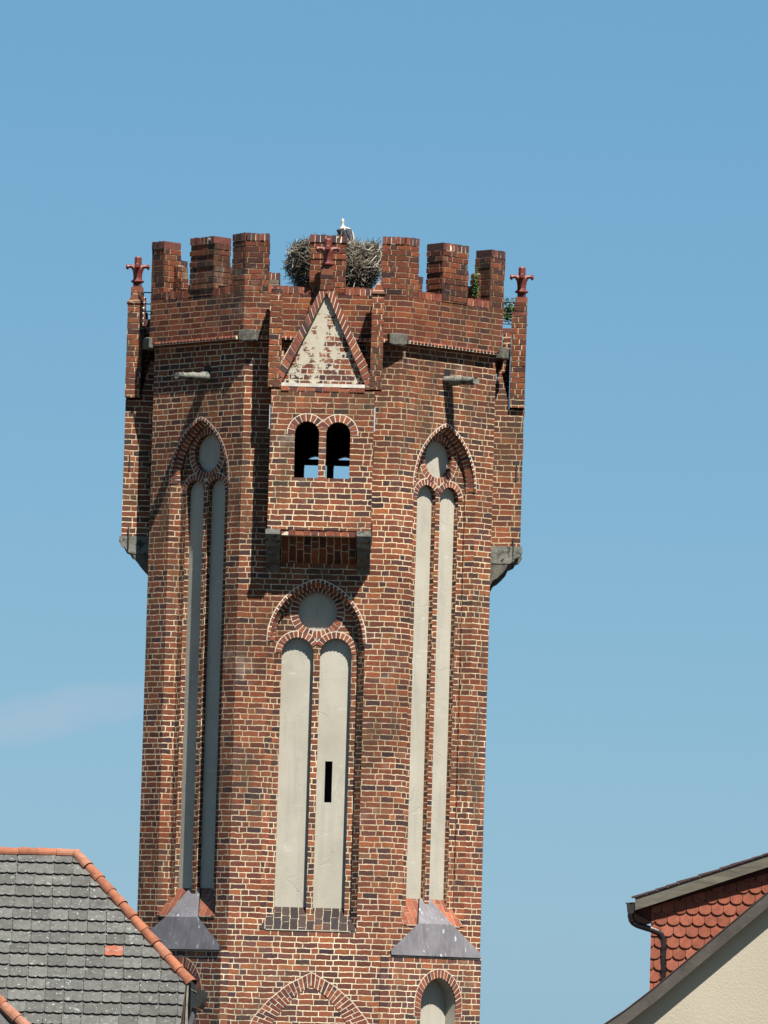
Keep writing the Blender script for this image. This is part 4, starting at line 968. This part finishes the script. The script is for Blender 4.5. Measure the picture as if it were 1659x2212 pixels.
for tri in tessellate_polygon([[Vector((p.x, p.z, 0)) for p in outp]]): wall.poly([outp[i] for i in tri], [(outp[i].x, outp[i].z) for i in tri], 'render')
for xx in (x0_ + .02, x1_ - .02):
    zt_ = pl[0].z; wall.poly([Vector((xx, 0, 0)), Vector((xx + .7, 11, 0)), Vector((xx + .7, 11, zt_)), Vector((xx, 0, zt_))], [(0, 0)] * 4, 'render')
wall.build('wall', house2)
vg = MB(); th = .155; bk = .03
for i in range(len(up_pts) - 1):
    a, b = up_pts[i], up_pts[i + 1]
    d = (b - a).normalized(); nn = Vector((d.z, 0, -d.x)); nn = nn if nn.z < 0 else -nn
    lower = lambda p: p + Vector((0, 0, -th / max(.3, abs(nn.z))))
    q = Vector((0, bk, 0))
    vg.poly([a, b, lower(b), lower(a)], [(0, 0)] * 4, 'grey_wood_dark'); vg.poly([lower(a), lower(b), lower(b) + q, lower(a) + q], [(0, 0)] * 4, 'grey_wood_dark')
    vg.poly([a, b, b + q, a + q], [(0, 0)] * 4, 'grey_wood_dark')
vg.build('verge_board', house2)
rf = MB(); bkv = Vector((.72, 11 + OV, 0))
for i in range(len(up_pts) - 1):
    a, b = up_pts[i], up_pts[i + 1]; up2 = Vector((0, 0, .016)); lo2 = Vector((0, 0, -.11)); f3 = Vector((0, -.012, 0))
    rf.poly([a + up2 + f3, b + up2 + f3, b + up2 + bkv, a + up2 + bkv], [(0, 0)] * 4, 'dark_tile'); rf.poly([a + up2 + f3, b + up2 + f3, b + f3, a + f3], [(0, 0)] * 4, 'dark_tile')
    q = Vector((0, bk, 0)); rf.poly([a + lo2 + q, b + lo2 + q, b + lo2 + bkv, a + lo2 + bkv], [(0, 0)] * 4, 'grey_wood_dark')
    ra, rb = Vector((apex.x * 2 - a.x, a.y, a.z)), Vector((apex.x * 2 - b.x, b.y, b.z)); rf.poly([ra, rb, rb + bkv, ra + bkv], [(0, 0)] * 4, 'dark_tile')
    rf.poly([ra, rb, rb - Vector((0, 0, .24)), ra - Vector((0, 0, .24))], [(0, 0)] * 4, 'grey_wood_dark'); rf.poly([ra + lo2, rb + lo2, rb + lo2 + bkv, ra + lo2 + bkv], [(0, 0)] * 4, 'grey_wood_dark')
rf.build('roof', house2)
# dormer
YD = YG + .95; YF = YD - .17
dm = MB()
ck = [GL(585, 640, YD), GL(585, 1900, YD), GL(2400, 1900, YD), GL(2400, 30, YD)]
dm.poly(ck, [(0, 0)] * 4, 'soffit')
dl = [GL(585, 640, YD), GL(585, 1900, YD)]; dm.poly([dl[0], dl[1], dl[1] + Vector((.25, 3.2, 0)), dl[0] + Vector((.25, 3.2, 0))], [(0, 0)] * 4, 'soffit')
do = dm.build('dormer', house2)
sct = MB(); pc_ = GL(585, 500, YD); pxm = F / YD / .553 / .42194      # crop pixels per metre
wT = 115 / pxm; hT = 105 / pxm
def CP(x, s, l): return Vector((pc_.x + x, pc_.y - l - .01, pc_.z - s))
for r_ in range(-6, 16):
    for c_ in range(-1, 17):
        x0 = c_ * wT + (wT / 2 if r_ % 2 else 0) - .12
        s1 = r_ * hT + .06 + x0 * .0
        if x0 + wT < .03: continue
        t = rnd(); xa = max(0, x0 + .003); xb = x0 + wT - .003
        if xb - xa < .02: continue
        n = 8; low = []
        for i in range(n + 1):
            f = i / n; xx = xb + (x0 + .003 - xb) * f
            low.append((max(0, xx), s1 + hT - .062 * (1 - sqrt(max(0, 1 - (.97 * (2 * f - 1)) ** 2))), .034))
        pts = [(xa, s1 - .03, .010), (xb, s1 - .03, .010)] + low
        # trim under the sloping dormer roof
        lim = lambda xx: (.29 - .325 * xx)
        if s1 + hT < lim(xb): continue
        pts = [(a, max(b, lim(a)), c2) for a, b, c2 in pts]
        P_ = [CP(*p) for p in pts]; sct.poly(P_, [(0, 0)] * len(P_), 'scallop', t)
        for i in range(2, len(P_) - 1):
            a, b = pts[i], pts[i + 1]; sct.poly([P_[i], P_[i + 1], CP(b[0], b[1], b[2] - .022), CP(a[0], a[1], a[2] - .022)], [(0, 0)] * 4, 'soffit')
sct.build('scallop_tiles', do)
# dormer roof: tiles over a board, brown soffit
ra0, ra1 = GL(430, 612, YF), GL(3000, -225, YF); dd_ = (ra1 - ra0).normalized(); dn = Vector((dd_.z, 0, -dd_.x)); dn = -dn if dn.z > 0 else dn
dr = MB(); bk4 = Vector((.24, 3.4, 0)); tb = 108 / pxm; 
dr.poly([ra0 - dn * .0, ra1, ra1 + dn * tb, ra0 + Vector((0, 0, -tb * 1.04))], [(0, 0)] * 4, 'grey_wood')
e_ = Vector((0, .03, 0)); l0, l1 = ra0 + Vector((0, 0, -tb * 1.04)), ra1 + dn * tb
dr.poly([l0, l1, l1 + e_, l0 + e_], [(0, 0)] * 4, 'grey_wood')
dr.build('fascia', do)
ds = MB(); s0, s1 = l0 + e_ + Vector((0, 0, .04)), l1 + e_ + Vector((0, 0, .04)); ds.poly([s0, s1, s1 + bk4, s0 + bk4], [(0, 0)] * 4, 'soffit')
wl0 = GL(585, 855, YD); ds.poly([l0 + Vector((.01, .04, -.04)), Vector((wl0.x, l0.y + .04, wl0.z + .02)), Vector((wl0.x, l0.y + 3, wl0.z + .02)), l0 + Vector((.01, 3, -.04))], [(0, 0)] * 4, 'soffit')
ds.slab(Fr((0, .93, 0), (1, 0, 0), (0, -1, 0)), [(l0.x + .01, l0.z - .04), (wl0.x, wl0.z + .02), (wl0.x + .02, l0.z + .1), (l0.x + .02, l0.z + .1)], -.05, .0, 'soffit')
ds.build('soffit', do)
dt = MB(); n_ = 26
for i in range(n_):
    f0, f1 = i / n_, (i + 1) / n_; a = ra0 + (ra1 - ra0) * f0 - (dd_ * .035 if i == 0 else dd_ * 0); b = ra0 + (ra1 - ra0) * f1; q = Vector((-.012, -.02, 0))
    j = ru(-.004, .006)
    dt.poly([a + q - dn * (.034 + j), b + q - dn * (.026 + j), b + q - dn * .003, a + q - dn * .003], [(0, 0)] * 4, 'dark_tile'); dt.poly([a + q - dn * (.034 + j), b + q - dn * (.026 + j), b + bk4 - dn * .028, a + bk4 - dn * .045], [(0, 0)] * 4, 'dark_tile')
dt.build('dormer_roof', do)
# gutter with its outlet and swan-neck downpipe
gu = MB(); yg = YF - .0
prof = [(335, 655), (350, 672), (356, 742), (372, 758), (410, 752), (420, 742), (428, 655), (420, 650)]
fa = [GL(x, y, yg + .02) for x, y in prof]; fb = [p + Vector((.23, 3.2, 0)) for p in fa]
gu.poly(fa, [(0, 0)] * 8, 'black_metal_and_shade')
for i in range(8): gu.poly([fa[i], fa[(i + 1) % 8], fb[(i + 1) % 8], fb[i]], [(0, 0)] * 4, 'black_metal_and_shade')
gu.build('gutter', do)
dpp = MB(); path = [(388, 735, .10), (388, 780, .10), (395, 815, .11), (415, 842, .14), (450, 862, .19), (520, 885, .28), (590, 906, .42), (640, 925, .55), (672, 948, .62), (690, 985, .66), (692, 1050, .68), (690, 1200, .68), (688, 1420, .68)]
dpp.tube([GL(x, y, YF + min(d_, .15)) for x, y, d_ in path], .043, 'zinc', 14)
for x, y in ((692, 1075), (690, 1280)):
    p = GL(x, y, YF + .15); dpp.tube([p + Vector((0, 0, .015)), p - Vector((0, 0, .015))], .050, 'zinc', 14)
dpp.build('downpipe', do)
